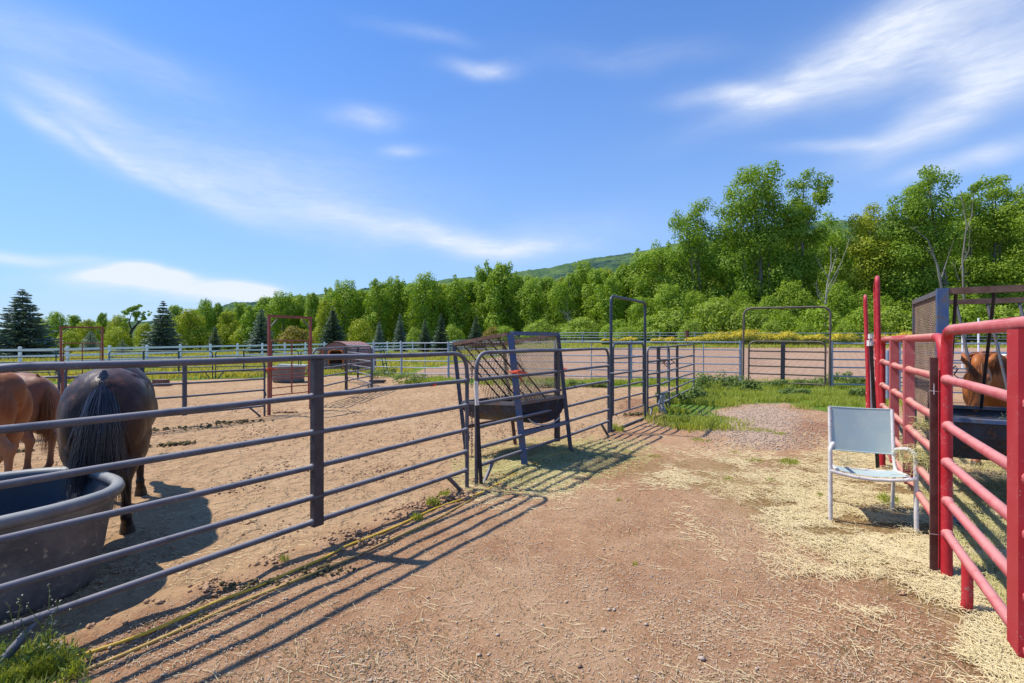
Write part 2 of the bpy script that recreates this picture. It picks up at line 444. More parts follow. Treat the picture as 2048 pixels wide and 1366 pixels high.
MAT['pasture'] = leafmat('pasture_grass_blades', [(.09,.19,.015),(.14,.27,.022),(.20,.31,.03),(.40,.34,.07)], trans=.3, objvar=0)
MAT['weed'] = leafmat('broad_weed_leaves', [(.04,.09,.018),(.07,.14,.03),(.10,.18,.04),(.16,.22,.06)], trans=.25, objvar=0)
MAT['flower'] = leafmat('yellow_blossom', [(.50,.36,.01),(.62,.46,.015),(.70,.54,.03),(.74,.6,.06)], trans=.25, tr_tint=.9, objvar=0)
MAT['wflower'] = leafmat('white_weed_blossom', [(.5,.5,.3),(.6,.62,.45),(.7,.7,.6)], trans=.2, tr_tint=.8, objvar=0)
MAT['straw'] = leafmat('straw_stems', [(.22,.125,.035),(.40,.26,.075),(.57,.42,.165),(.74,.62,.36)], trans=.15, tr_tint=.8, objvar=0, rough=.5, spec=.4)
MAT['chaff'] = leafmat('trodden_chaff', [(.22,.13,.075),(.33,.21,.12),(.42,.29,.17),(.55,.43,.28)], trans=0, objvar=0, rough=.9, spec=.1)
MAT['hay'] = leafmat('green_hay_stems', [(.15,.17,.05),(.25,.26,.08),(.37,.36,.12),(.52,.47,.20)], trans=.15, tr_tint=.8, objvar=0, rough=.6, spec=.3)
MAT['pebble'] = leafmat('pebble_stone', [(.26,.14,.09),(.38,.23,.15),(.40,.27,.19),(.47,.37,.28)], trans=0, objvar=0, rough=.85, spec=.2)
MAT['clod'] = leafmat('soil_clods', [(.22,.125,.07),(.30,.175,.10),(.36,.22,.13),(.42,.27,.165)], trans=0, objvar=0, rough=.95, spec=.05)
MAT['manure'] = leafmat('dried_manure', [(.05,.035,.018),(.08,.06,.03),(.12,.09,.045),(.15,.12,.06)], trans=0, objvar=0, rough=.95, spec=.05)
t = NT('pale_bark'); n1 = t.noise(1.2, 6, .7, sc=(1,1,.3)); t.bsdf(t.mix(t.ramp(n1, .3, .7), (.14,.12,.095), (.30,.28,.24)), .9, 0, n1, .5, .05, .1); MAT['bark'] = t.m
t = NT('white_dead_wood'); n1 = t.noise(1.2, 6, .7); t.bsdf(t.mix(t.ramp(n1, .3, .7), (.24,.22,.19), (.38,.36,.32)), .9, 0, n1, .3, .03, .1); MAT['deadwood'] = t.m
t = NT('dark_bark'); n1 = t.noise(1.2, 6, .7); t.bsdf(t.mix(t.ramp(n1, .3, .7), (.055,.042,.032), (.11,.09,.07)), .9, 0, n1, .5, .05, .1); MAT['darkbark'] = t.m

# ground: one sheet, its kinds of cover held by two colour attributes
def ground_mat():
    t = NT('yard_ground')
    co = t.tc.outputs['Object']
    a = t.n('ShaderNodeVertexColor', layer_name='cover'); s1 = t.n('ShaderNodeSeparateColor'); t.l(a.outputs['Color'], s1.inputs[0])
    a2 = t.n('ShaderNodeVertexColor', layer_name='soil'); s2 = t.n('ShaderNodeSeparateColor'); t.l(a2.outputs['Color'], s2.inputs[0])
    fine = t.noise(45, 8, .75, co); mid = t.noise(4.5, 7, .65, co); big = t.noise(.55, 5, .6, co); grit = t.noise(160, 4, .7, co)
    vor = t.n('ShaderNodeTexVoronoi'); vor.inputs['Scale'].default_value = 55; t.l(co, vor.inputs['Vector'])
    # red-brown alley gravel
    al = t.mix(t.ramp(mid, .3, .7), (.33,.165,.082), (.45,.255,.135))
    al = t.mix(t.ramp(big, .35, .62), al, t.mix(t.ramp(mid, .3, .7), (.42,.25,.135), (.50,.32,.185)))
    peb = t.math('MULTIPLY', t.ramp(vor.outputs['Distance'], .34, .18), t.ramp(t.noise(23, 4, .6, co), .50, .62))
    pebc = t.mix(t.ramp(t.noise(70, 1, .5, co), .4, .6), (.28,.18,.13), (.54,.42,.32))
    al = t.mix(t.math('MULTIPLY', peb, .75), al, pebc)
    fl = t.noise(48, 5, .8, co); al = t.mix(t.math('MULTIPLY', t.ramp(fl, .53, .64), .60), al, (.17,.09,.05)); al = t.mix(t.math('MULTIPLY', t.ramp(t.noise(64, 5, .8, co, .3), .53, .62), .55), al, (.62,.46,.32))
    # tan corral soil
    co_ = t.mix(t.ramp(mid, .3, .7), (.38,.235,.125), (.50,.32,.175))
    co_ = t.mix(t.math('MULTIPLY', t.ramp(big, .42, .68), .6), co_, (.53,.37,.215))
    co_ = t.mix(t.math('MULTIPLY', t.ramp(t.noise(12, 6, .7, co, sc=(1,2.2,1)), .55, .68), .6), co_, (.25,.15,.095))
    co_ = t.mix(t.math('MULTIPLY', t.ramp(fl, .53, .66), .45), co_, (.24,.14,.075)); co_ = t.mix(t.math('MULTIPLY', t.ramp(t.noise(40, 5, .8, co, .4), .53, .64), .35), co_, (.62,.46,.29))
    # raked arena soil
    wv = t.n('ShaderNodeTexWave'); wv.inputs['Scale'].default_value = .9; wv.inputs['Distortion'].default_value = 3.5
    wv.inputs['Detail'].default_value = 3; wv.bands_direction = 'X'
    mp = t.n('ShaderNodeMapping'); mp.inputs['Rotation'].default_value = (0,0,R(33)); t.l(co, mp.inputs[0]); t.l(mp.outputs[0], wv.inputs[0])
    ar = t.mix(t.ramp(t.noise(1.2, 7, .7, co), .3, .7), (.36,.23,.15), (.45,.305,.21))
    ar = t.mix(t.math('MULTIPLY', wv.outputs['Fac'], .35), ar, (.29,.175,.125))
    gravel = t.mix(t.ramp(fine, .35, .65), (.36,.24,.165), (.54,.41,.30))
    edge = t.math('MULTIPLY', t.math('SUBTRACT', t.noise(2.6, 6, .7, co), .5), .9)
    edgef = t.math('MULTIPLY', t.math('SUBTRACT', t.noise(14, 6, .75, co), .5), .9)
    def msk(ch, e=None, lo=.38, hi=.62): return t.ramp(t.math('ADD', ch, e if e is not None else t.math('ADD', edge, edgef)), lo, hi)
    c = t.mix(msk(s2.outputs[0]), al, co_)
    c = t.mix(msk(s2.outputs[1], t.math('MULTIPLY', edge, .4)), c, ar)
    c = t.mix(msk(s2.outputs[2]), c, gravel)
    # straw litter lying on soil, darkened to paint the shade between stems
    stf = t.n('ShaderNodeTexNoise'); stf.inputs['Scale'].default_value = 30; stf.inputs['Detail'].default_value = 6; stf.inputs['Roughness'].default_value = .8; t.l(co, stf.inputs['Vector'])
    stc = t.mix(t.ramp(stf.outputs['Fac'], .38, .62), (.15,.09,.035), (.37,.25,.10))
    stc = t.mix(t.math('MULTIPLY', t.ramp(big, .5, .7), .5), stc, (.30,.27,.10))
    c = t.mix(t.math('MULTIPLY', msk(s1.outputs[1], lo=.3, hi=.8), .85), c, stc)
    # damp red patches and dark droppings
    c = t.mix(t.math('MULTIPLY', msk(a.outputs['Alpha']), .6), c, (.25,.11,.06))
    # grass cover
    gs = t.mix(t.ramp(t.noise(9, 7, .75, co), .35, .65), (.075,.14,.015), (.15,.25,.03))
    gs = t.mix(t.math('MULTIPLY', t.math('MULTIPLY', t.ramp(t.noise(.28, 5, .6, co, sc=(1,2,1)), .44, .62), s1.outputs[2]), .5), gs, (.42,.31,.07))
    c = t.mix(msk(s1.outputs[0]), c, gs)
    h = t.math('ADD', t.math('MULTIPLY', fine, .6), t.math('MULTIPLY', mid, .8))
    h = t.math('ADD', h, t.math('MULTIPLY', t.math('MULTIPLY', t.ramp(t.noise(5.5, 4, .6, co), .45, .62), s2.outputs[0]), 1.3)); h = t.math('ADD', h, t.math('MULTIPLY', grit, .3)); h = t.math('ADD', h, t.math('MULTIPLY', peb, .25))
    t.bsdf(c, .95, 0, h, .9, .028, .1)
    return t.m
MAT['ground'] = ground_mat()
# hills
t = NT('wooded_hill'); co = t.tc.outputs['Object']
n1 = t.noise(.035, 8, .75, co); n2 = t.noise(.006, 5, .6, co); n3 = t.noise(.09, 4, .7, co)
c = t.mix(t.ramp(n1, .40, .60), (.06,.13,.07), (.14,.22,.085)); c = t.mix(t.ramp(n2, .50, .60), c, t.mix(t.ramp(n3, .4, .6), (.02,.055,.07), (.04,.09,.09)))
c = t.mix(t.math('MULTIPLY', t.ramp(n3, .35, .6), .3), c, (.16,.24,.12))
t.bsdf(c, 1, 0, n1, 1, 12, .0); MAT['hill'] = t.m
# ------------------------------------------------------------ ground sheet
def poly(pts): return np.array([[p.x, p.y] for p in (at(*q) for q in pts)])
def sdpoly(P, x, y):
    """signed distance to polygon, positive inside"""
    d = np.full(x.shape, 1e9); ins = np.zeros(x.shape, bool)
    n = len(P)
    for i in range(n):
        ax, ay = P[i]; bx, by = P[(i+1) % n]
        ex, ey = bx-ax, by-ay
        t = np.clip(((x-ax)*ex + (y-ay)*ey)/(ex*ex+ey*ey+1e-9), 0, 1)
        d = np.minimum(d, np.hypot(x-ax-t*ex, y-ay-t*ey))
        c = ((ay > y) != (by > y)) & (x < (bx-ax)*(y-ay)/(by-ay+1e-12)+ax)
        ins ^= c
    return np.where(ins, d, -d)
# the alley runs between two straight fence lines
FL0 = Vector((-3.9, .0)); 
def lfence(t):  # point on the left fence line at distance t from its crossing with Y=0
    return None
LD = Vector((.656, 1.0)).normalized()             # direction of the left fence
LP = Vector(((935-1024)/FPX*1600/297, 1600/297))  # end of the first panel
RD = Vector((.594, 1.0)).normalized()
RP = Vector((2.93, 3.37))
def sideL(x, y): return (x-LP.x)*LD.y - (y-LP.y)*LD.x     # >0 to the right of the left fence
def sideR(x, y): return (x-RP.x)*RD.y - (y-RP.y)*RD.x

P_STRAW = poly([(960,940),(1040,905),(1200,893),(1330,905),(1650,898),(1740,845),(1790,850),(1830,812),(2300,830),(2600,1500),(2100,1500),(2010,1366),(1900,1262),(1850,1232),(1700,1165),(1560,1085),(1450,1020),(1330,985),(1180,965),(1060,990),(985,985)])
P_STRAW2 = poly([(1440,1000),(1600,930),(1760,860),(1900,860),(2500,1000),(2600,1500),(2100,1500),(1900,1250),(1720,1160),(1570,1070)])
P_HAY = poly([(960,930),(1040,885),(1140,885),(1260,890),(1230,915),(1130,945),(1050,970),(985,965)])
P_GRAV = poly([(1400,820),(1480,806),(1560,803),(1640,830),(1660,880),(1620,905),(1480,900),(1390,868),(1340,850)])
P_GRASS = poly([(1325,815),(1350,785),(1400,762),(1480,765),(1660,766),(1790,770),(1790,800),(1740,832),(1640,822),(1570,806),(1480,808),(1420,822),(1455,842),(1440,856),(1370,858),(1330,842)])
P_PAST = poly([(-700,768),(0,772),(300,762),(480,757),(620,752),(745,750),(800,757),(850,738),(960,719),(1040,707),(1180,698),(1300,691.2),(1500,689.5),(2400,689.5)])
P_PAST = np.vstack([P_PAST, [[600, 70],[900, 3000],[-3000, 3000],[-600, 40]]])
P_ARENA = poly([(800,764),(855,738),(960,717),(1040,705),(1180,696),(1300,689.5),(1500,687.5),(2500,688),(2700,762),(2100,768),(1660,764),(1480,760),(1400,762),(1200,760),(1000,760)])
P_WEEDS = poly([(790,764),(850,755),(960,757),(1110,760),(1400,762),(1390,772),(1200,775),(1090,772),(960,768),(820,768)])
P_GRASS2 = poly([(-400,1500),(-200,1330),(0,1325),(90,1335),(120,1366),(140,1500)])
P_DAMP = poly([(1235,800),(1280,795),(1330,810),(1320,835),(1250,835),(1230,815)])
P_DAMP2 = poly([(1600,835),(1680,850),(1680,895),(1600,900),(1560,870)])

def cover(x, y):
    """grass, straw, dryness, damp, corral, arena, gravel at world x, y (soft 0..1, .5 at the edge)"""
    def soft(P, w): return np.clip(.5 + sdpoly(P, x, y)/w*.5, 0, 1)
    wv = .2 + .03*np.abs(y)
    grass = np.maximum.reduce([soft(P_GRASS, .35), soft(P_PAST, .6), soft(P_WEEDS, .5)*.9, soft(P_GRASS2, .15)])
    straw = np.maximum(soft(P_STRAW, .55)*.62, soft(P_STRAW2, .5)*1.0)
    straw = np.maximum(straw, soft(P_HAY, .4)*.95)
    dry = soft(P_PAST, 1.5)
    damp = np.maximum(soft(P_DAMP, .3)*.8, soft(P_DAMP2, .4)*.75)
    cor = np.clip(.5 - sideL(x, y)/.5, 0, 1)
    ar = soft(P_ARENA, .3)
    cor = np.maximum(cor, 0)
    grv = soft(P_GRAV, 1.0)*.72
    return grass, straw, dry, damp, cor, ar, grv

def build_ground():
    n1, n2, n3 = 380, 110, 60
    f1 = np.exp(np.linspace(math.log(4), math.log(40), n1)) - 10        # Y -6..30
    f2 = np.exp(np.linspace(math.log(40), math.log(110), n2+1))[1:] - 10
    f3 = np.exp(np.linspace(math.log(110), math.log(3500), n3+1))[1:] - 10
    Y = np.concatenate([f1, f2, f3]); U = np.linspace(-1, 1, 520)
    YY, UU = np.meshgrid(Y, U, indexing='ij')
    XX = UU*(YY+10)*1.55
    Z = hz(XX, YY)
    near = 1/(1 + np.maximum(0, YY)/18)
    bmp = (fbm(XX*1.3, YY*1.3, 3, 5) - .5)*.09 + (fbm(XX*6, YY*6, 9, 4) - .5)*.035
    sl = sideL(XX, YY)
    ridge = np.exp(-((sl-.02)/.16)**2)*.055*fbm(XX*5, YY*5, 21, 3)*1.6*np.where(YY < 7.5, 1, .3)
    hoof = (fbm(XX*3.1, YY*3.1, 33, 4) - .5)*.06*np.clip(-sl, 0, 1)*np.where(YY < 24, 1, 0)
    Z = Z + (bmp*.6 + hoof)*near + ridge
    far = sstep(120, 400, YY); Z = Z*(1-far) + far*(Z.clip(None, 2.5))
    V = np.stack([XX, YY, Z], -1).reshape(-1, 3)
    ny, nx = YY.shape
    i = np.arange(ny-1)[:, None]*nx + np.arange(nx-1)[None, :]
    F = np.stack([i, i+1, i+nx+1, i+nx], -1).reshape(-1, 4)
    o = npmesh('ground', V, F, MAT['ground'], smooth=True)
    tag(o, 'red brown alley gravel, tan corral soil, raked arena soil and pasture as one ground', None, kind='structure')
    x = V[:, 0].astype(float); y = V[:, 1].astype(float)
    g, s, d, dm, c, a, gr = cover(x, y)
    C1 = np.stack([g, s, d, dm], -1).astype(np.float32); C2 = np.stack([c, a, gr, np.ones_like(g)], -1).astype(np.float32)
    for nm, C in (('cover', C1), ('soil', C2)):
        at_ = o.data.color_attributes.new(nm, 'FLOAT_COLOR', 'POINT'); at_.data.foreach_set('color', C.ravel())
    return Y, U, Z
GY, GU, GZ = build_ground()
def gz(x, y):
    """height of the bumpy ground sheet"""
    x = np.atleast_1d(np.asarray(x, float)); y = np.atleast_1d(np.asarray(y, float))
    fi = np.interp(y, GY, np.arange(len(GY))); fj = np.interp(x/((y+10)*1.55), GU, np.arange(len(GU)))
    i = np.clip(fi.astype(int), 0, len(GY)-2); j = np.clip(fj.astype(int), 0, len(GU)-2)
    a = fi-i; b = fj-j
    return (GZ[i,j]*(1-a)+GZ[i+1,j]*a)*(1-b) + (GZ[i,j+1]*(1-a)+GZ[i+1,j+1]*a)*b

# hill behind the trees
def build_hill():
    rp = np.array([(-200,662),(60,660),(230,648),(300,642),(380,648),(440,628),(508,607),(551,594),(640,588),(715,580),(745,572),(800,570),(870,560),(910,556),(960,553),(1020,545),(1080,538),(1150,524),(1215,511),(1280,503),(1340,488),(1420,476),(1500,462),(1640,441),(1710,440),(1850,436),(2048,425),(2300,420),(2700,420)], float)
    px = np.linspace(-200, 2700, 1100); top = np.interp(px, rp[:,0], rp[:,1]) + (fbm(px/22, px*0, 4, 4)-.5)*5
    X1 = (px-1024)/FPX*1000; Zt = CAMH + (HY-top)/FPX*1000
    S = np.concatenate([np.linspace(0, 1, 160), np.linspace(1, 1.5, 14)[1:]])
    SS, XX = np.meshgrid(S, X1, indexing='ij'); ZT = np.meshgrid(S, Zt, indexing='ij')[1]
    Y = 520 + 480*SS
    prof = np.where(SS <= 1, SS**.8, 1 - (SS-1)**2*2.2)
    Z = ZT*prof + (fbm(XX/60, Y/60, 11, 5)-.5)*34*np.clip(1-np.abs(SS-.5)*1.9, 0, 1) + (fbm(XX/7, Y/7, 17, 3)-.5)*5
    X = XX*(Y/1000)**.35
    V = np.stack([X, Y, Z], -1).reshape(-1, 3); ny, nx = X.shape
    i = np.arange(ny-1)[:, None]*nx + np.arange(nx-1)[None, :]
    F = np.stack([i, i+1, i+nx+1, i+nx], -1).reshape(-1, 4)
    o = npmesh('hill', V, F, MAT['hill'], smooth=True); tag(o, 'long wooded green hill rising to the right behind the trees', kind='structure')
build_hill()
# ------------------------------------------------------------ pipe panels
def wob(a, b, amp, seed, n=7):
    """slightly bent pipe between a and b"""
    a = Vector(a); b = Vector(b); r_ = random.Random(seed); ph = r_.random()*6; k = r_.uniform(2, 5)
    return [a.lerp(b, i/n) + Vector((0, r_.uniform(-.4,.4)*amp, math.sin(ph + k*i/n)*amp*math.sin(math.pi*i/n))) for i in range(n+1)]
def channel(mb, x, z0, z1, w, d, web=-1):
    """C channel standing upright, open to one side"""
    mb.box((x, 0, (z0+z1)/2), (w, .006, z1-z0)) if False else None
    mb.box((x, web*(d/2-.003), (z0+z1)/2), (w-.012, .006, z1-z0-.001))
    mb.box((x-w/2+.003, 0, (z0+z1)/2), (.006, d, z1-z0)); mb.box((x+w/2-.003, 0, (z0+z1)/2), (.006, d, z1-z0))
def place_line(o, p0, p1):
    p0 = Vector(p0); p1 = Vector(p1); d = p1 - p0; ln = d.length
    o.location = p0
    o.rotation_euler = (0, -math.asin(d.z/ln), math.atan2(d.y, d.x))
    return ln
def panel(label, p0, p1, rails, r=.021, rr=None, mats=('grey','grey','dark'), bend=.2, ups=(.5,), upw=.085, upd=.05, feet=True,
          group=None, footlen=0.0, name='corral_fence', cat='fence', seed=1, legdrop=0, lowbend=False, caps=True, up_top=None, foot_kind='strut', collars=False, web=-1):
    """welded pipe panel from p0 to p1 (ground points); rails = heights from top to bottom"""
    o = thing(name, label, cat, group=group)
    ln = place_line(o, p0, p1)
    mf, mr, mu = (MAT[m] for m in mats); rr = rr or r
    H = rails[0]; lo = rails[-1]
    path = fillet([(0,0,legdrop), (0,0,H), (ln,0,H), (ln,0,legdrop)], bend, 7)
    # a little life in the long top pipe
    m = MB(); pts = []
    for i, q in enumerate(path):
        pts.append(q)
        if i+1 < len(path) and (path[i+1]-q).length > ln*.5:
            pts += [q.lerp(path[i+1], k/6) + Vector((0,0,.004*math.sin(seed+k*1.9))) for k in range(1, 6)]
    m.tube(pts, r*1.04, 12); m.build('frame', mf, o)
    for k, z in enumerate(rails[1:]):
        m = MB(); W_ = wob((r*.6,0,z), (ln-r*.6,0,z), .008, seed*31+k)
        def on(x): 
            i = min(len(W_)-2, max(0, int((x-W_[0].x)/(W_[-1].x-W_[0].x)*(len(W_)-1)))); a_, b_ = W_[i], W_[i+1]
            return a_.lerp(b_, (x-a_.x)/(b_.x-a_.x))
        xs = sorted([(p.x, 1.0) for p in W_[1:-1]] + [(W_[0].x, 1.3), (W_[0].x+.03, 1.28), (W_[0].x+.04, 1.0), (W_[-1].x-.04, 1.0), (W_[-1].x-.03, 1.28), (W_[-1].x, 1.3)] +
                    [(ln*u+sg*(upw/2+dd), f_) for u in ups for sg in (-1,1) for dd, f_ in ((.002,1.3),(.012,1.22),(.018,1.0))])
        xs = [q for i_, q in enumerate(xs) if i_ == 0 or q[0]-xs[i_-1][0] > .004]
        m.tube([on(x) for x, _ in xs], [rr*f for _, f in xs], 10)
        m.build('rail', mr, o)
    for u in ups:
        m = MB(); channel(m, ln*u, lo-.03, H-r*.7 if up_top is None else up_top, upw, upd, web)
        if collars:
            for z in rails[1:]:
                m.tube([(ln*u-upw/2-.012,0,z), (ln*u-upw/2+.004,0,z)], rr*1.25, 10)
        m.build('upright', mu, o)
    if feet:
        for z in (H*.38, H*.8):      # lugs that take the joining pin
            m = MB(); m.box((ln+.018,0,z), (.05,.012,.035)); m.tube([(ln+.03,0,z-.035),(ln+.03,0,z+.05),(ln+.045,0,z+.06)], .007, 6); m.build('pin_lug', mf, o)
        for s in (0, 1):
            x0 = .32 if s == 0 else ln-.32; x1 = .10 if s == 0 else ln-.10
            m = MB(); m.tube([(x0,0,lo), (x1,-.02,.005)], rr*1.02, 10); m.build('foot', mf, o)
    return o
def lineP(py_v, D=LD, P=LP): pass
def onL(px):
    """point of the left fence line seen at column px"""
    k = (px-1024)/FPX; t = (LP.x - k*LP.y)/(k*LD.y - LD.x)
    x, y = LP.x + LD.x*t, LP.y + LD.y*t
    return Vector((x, y, float(hz(x, y))))
RZ = [1.475, 1.178, .912, .652, .418, .218]
G1 = 'blue grey pipe panels along the left of the alley'
pA = onL(-105); pB = onL(934)
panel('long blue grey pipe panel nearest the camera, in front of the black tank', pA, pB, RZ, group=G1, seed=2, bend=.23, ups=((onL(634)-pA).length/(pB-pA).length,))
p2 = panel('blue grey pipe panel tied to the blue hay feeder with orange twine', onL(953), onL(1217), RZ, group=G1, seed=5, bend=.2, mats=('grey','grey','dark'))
# orange paint mark and drips
mk = MB(); q0 = pA.lerp(pB, .857); d = (pB-pA).normalized()
mk.tube([q0 + Vector((0,0,RZ[1])) - d*.028, q0 + Vector((0,0,RZ[1]+.002)) + d*.028], .0225, 12)
pan = [o for o in bpy.data.objects if o.get('label','').startswith('long blue grey')][0]
def unparented_to(o, par):
    """keep the mesh where it stands while it becomes a part"""
    bpy.context.view_layer.update(); o.parent = par; o.matrix_parent_inverse = par.matrix_world.inverted(); return o
unparented_to(mk.build('paint_mark', MAT['orangepaint']), pan)
# panel left of the near one, mostly out of the frame
pL = onL(-24) - Vector((LD.x, LD.y, 0))*.08

# chain between the two panels
def chain(label, a, b, n, mat='dark', r=.0035, R_=.016):
    m = MB(); a = Vector(a); b = Vector(b)
    for i in range(n):
        c = a.lerp(b, (i+.5)/n); l = (b-a).length/n*.75
        ax = Vector((1,0,0)) if i % 2 else Vector((0,1,0))
        m.tube([c + ax*math.cos(t)*R_*.6 + Vector((0,0,1))*math.sin(t)*l for t in [k*math.pi/4 for k in range(8)]], r, 5, closed=True)
    return tag(m.build('chain', MAT[mat]), label, 'chain')
j = (onL(934)+onL(953))/2
chain('rusty link chain hanging where the two nearest grey panels meet', j+Vector((0,0,.82)), j+Vector((0,0,.36)), 15)
chain('short dark link chain at the top corner where the near grey panels meet', j+Vector((0.0,0,1.34)), j+Vector((0,0,1.10)), 8)

def tpost(label, base, top, lean=(0,0), capm=None, sleeve=None, w=.035, mat='tpost', studs=True):
    o = thing('t_post', label, 'fence post', base)
    a = Vector((0,0,-.02)); b = Vector((lean[0], lean[1], top))
    m = MB(); m.bar(a, b, w, .005, up=(0,1,0)); m.bar(a+Vector((0,.016,0)), b+Vector((0,.016,0)), .006, .032, up=(0,1,0))
    if studs:
        for k in range(int(top/.055)): m.box(a.lerp(b, (k+.5)/int(top/.055)) + Vector((0,-.006,0)), (.014,.01,.018))
    m.build('shaft', MAT[mat], o)
    if capm:
        c = MB(); c.box(b+Vector((0,.01,-.02)), (.055,.045,.07)); c.box(b+Vector((0,-.016,-.03)), (.03,.02,.04)); c.build('cap', MAT[capm], o)
    if sleeve:
        c = MB(); c.tube([a.lerp(b, sleeve[0]), a.lerp(b, sleeve[1])], .023, 8); c.build('sleeve', MAT['cap'], o)
    return o
tb = onL(958)+Vector((.03,-.06,0))
tpost('leaning black t-post with pale sleeve beside the gap in the grey panels', tb, 1.16, (-.06,.0), sleeve=(.78,1.0), w=.04, mat='darkrust')

# walk-through arch in the left fence line
def arch(label, p0, p1, H, r, mat, rad=.13, sill=True, name='arch_frame', braces=False, group=None):
    o = thing(name, label, 'gate frame', group=group); ln = place_line(o, p0, p1)
    m = MB(); m.tube(fillet([(0,0,-.02),(0,0,H),(ln,0,H),(ln,0,-.02)], rad, 7), r, 12); m.build('hoop', MAT[mat], o)
    if sill: m = MB(); m.tube([(0,0,.03),(ln,0,.03)], r*.8, 8); m.build('sill', MAT[mat], o)
    if braces:
        for s, x in ((1, 0), (-1, ln)):
            m = MB(); m.tube([(x, 0, H-.24), (x+s*.24, 0, H)], r*.5, 8); m.build('corner_brace', MAT['feedgrey'], o)
    return o
a0, a1 = onL(1222), onL(1290)
arch('tall blue black pipe arch over the walk-through gate, end of the near grey panels', a0, a1, 2.40, .026, 'blackblue')
def simple_gate(label, p0, p1, zs, r, mats, ups=(.5,), group=None, bend=.12, seed=1, upw=.05, name='pipe_gate', leg=None, upd=.03):
    """gate: hoop frame that closes at the bottom rail"""
    o = thing(name, label, 'gate', group=group); ln = place_line(o, p0, p1)
    mf, mr, mu = (MAT[m] for m in mats); H = zs[0]; lo = zs[-1]; b = lo if leg is None else leg
    m = MB(); m.tube(fillet([(0,0,b),(0,0,H),(ln,0,H),(ln,0,b)], bend, 6), r, 10); m.build('frame', mf, o)
    for k, z in enumerate(zs[1:]):
        m = MB(); m.tube(wob((0,0,z),(ln,0,z), .003, seed*17+k), r*.92, 8); m.build('rail', mr, o)
    for u in ups:
        m = MB(); channel(m, ln*u, lo, H-r*.5, upw, upd); m.build('upright', mu, o)
    m = MB()
    for z in (lo+.15, H-.35):
        m = MB(); m.tube([(ln+.0,0,z),(ln+.05,0,z),(ln+.05,0,z+.06)], .013, 8); m.build('hinge', mf, o)
    return o
dL = (a1-a0).normalized()
simple_gate('blue grey walk-through gate hung under the tall blue black arch', a0+dL*.09, a1-dL*.10, [1.56,1.30,1.02,.78,.55,.30], .02, ('blackblue','grey','grey'), bend=.12)
# latch bar
lt = MB(); lb = onL(1218); lt.box(lb+Vector((0,0,.98)), (.03,.03,.20)); lt.tube([lb+Vector((-.03,0,1.05)), lb+Vector((.09,.02,1.05))], .012, 8)
unparented_to(lt.build('latch', MAT['galv']), [o for o in bpy.data.objects if o.get('label','').startswith('tall blue black pipe arch')][0])
# panels beyond the arch
q0, q1 = onL(1295), onL(1338)
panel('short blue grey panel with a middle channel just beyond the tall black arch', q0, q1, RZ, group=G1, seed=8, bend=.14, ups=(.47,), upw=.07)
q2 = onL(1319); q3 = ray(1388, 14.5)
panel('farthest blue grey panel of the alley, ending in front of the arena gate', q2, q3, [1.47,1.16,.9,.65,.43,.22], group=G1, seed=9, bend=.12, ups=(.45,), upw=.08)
# rusty hook bracket hanging on the panel
hb = MB(); c = ray(1336, 12.0) + Vector((0,0,hgt(722,12.0)-float(hz(3.7,12))))
for a_, b_ in (((-.22,0,.08),(-.08,0,-.02)),((-.08,0,-.02),(.02,0,.05)),((.02,0,.05),(.16,0,-.03)),((.16,0,-.03),(.02,0,-.10)),((.02,0,-.10),(-.12,0,-.02)),((-.22,0,.08),(-.24,0,-.01)),((.02,-.0,-.10),(.04,0,-.17)),((-.14,0,-.03),(-.02,0,-.14))):
    hb.bar(c+Vector(a_), c+Vector(b_), .018, .018)
tag(hb.build('jump_bracket', MAT['rustred']), 'small rusty bent iron bracket hooked on the far alley panel', 'bracket')

# inner pen fence, left of the near pen
ZS = [1.20,1.01,.80,.56,.22]
G2 = 'low grey panels behind the horses'
iA, iB, iC = ray(131, 8.15), ray(529, 10.75), ray(535, 10.9)
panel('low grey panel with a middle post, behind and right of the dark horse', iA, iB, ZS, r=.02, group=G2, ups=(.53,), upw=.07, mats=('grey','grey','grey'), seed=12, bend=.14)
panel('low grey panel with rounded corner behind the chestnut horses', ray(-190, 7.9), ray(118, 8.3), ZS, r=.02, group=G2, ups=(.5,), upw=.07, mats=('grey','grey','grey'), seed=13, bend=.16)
tpost('rust red post rising behind the gap between the low grey panels', ray(125, 8.5), 1.3, w=.05, mat='rustred', studs=False)
# red arch with gate
rA, rB = ray(538, 10.85), ray(621, 11.8)
def square_arch(label, p0, p1, H, mat, w=.05, cross=None, group=None):
    o = thing('square_gate_frame', label, 'gate frame', group=group); ln = place_line(o, p0, p1)
    for x in (0, ln):
        m = MB(); m.box((x,0,H/2), (w,w,H)); m.build('post', MAT[mat], o)
    m = MB(); m.box((ln/2,0,H+w/2+.002), (ln+w*1.3,w,w)); m.build('crossbar', MAT[mat], o)
    for s, x in ((1,w/2),(-1,ln-w/2)):
        m = MB(); m.bar((x,0,H-.22), (x+s*.2,0,H-.01), .02,.02); m.build('corner_brace', MAT['feedgrey'], o)
    return o
G3 = 'rust red square gate frames'
square_arch('nearer rust red square gate frame, in front of the plastic tub', rA, rB, 2.13, 'rustred', group=G3)
dR = (rB-rA).normalized()
simple_gate('rust red wire gate inside the nearer square frame', rA+dR*.06, rB-dR*.06, [1.62,.98,.86,.78,.58,.42], .013, ('rustred','rustred','rustred'), ups=(.53,), bend=.02, upw=.025, leg=.28, upd=.02)
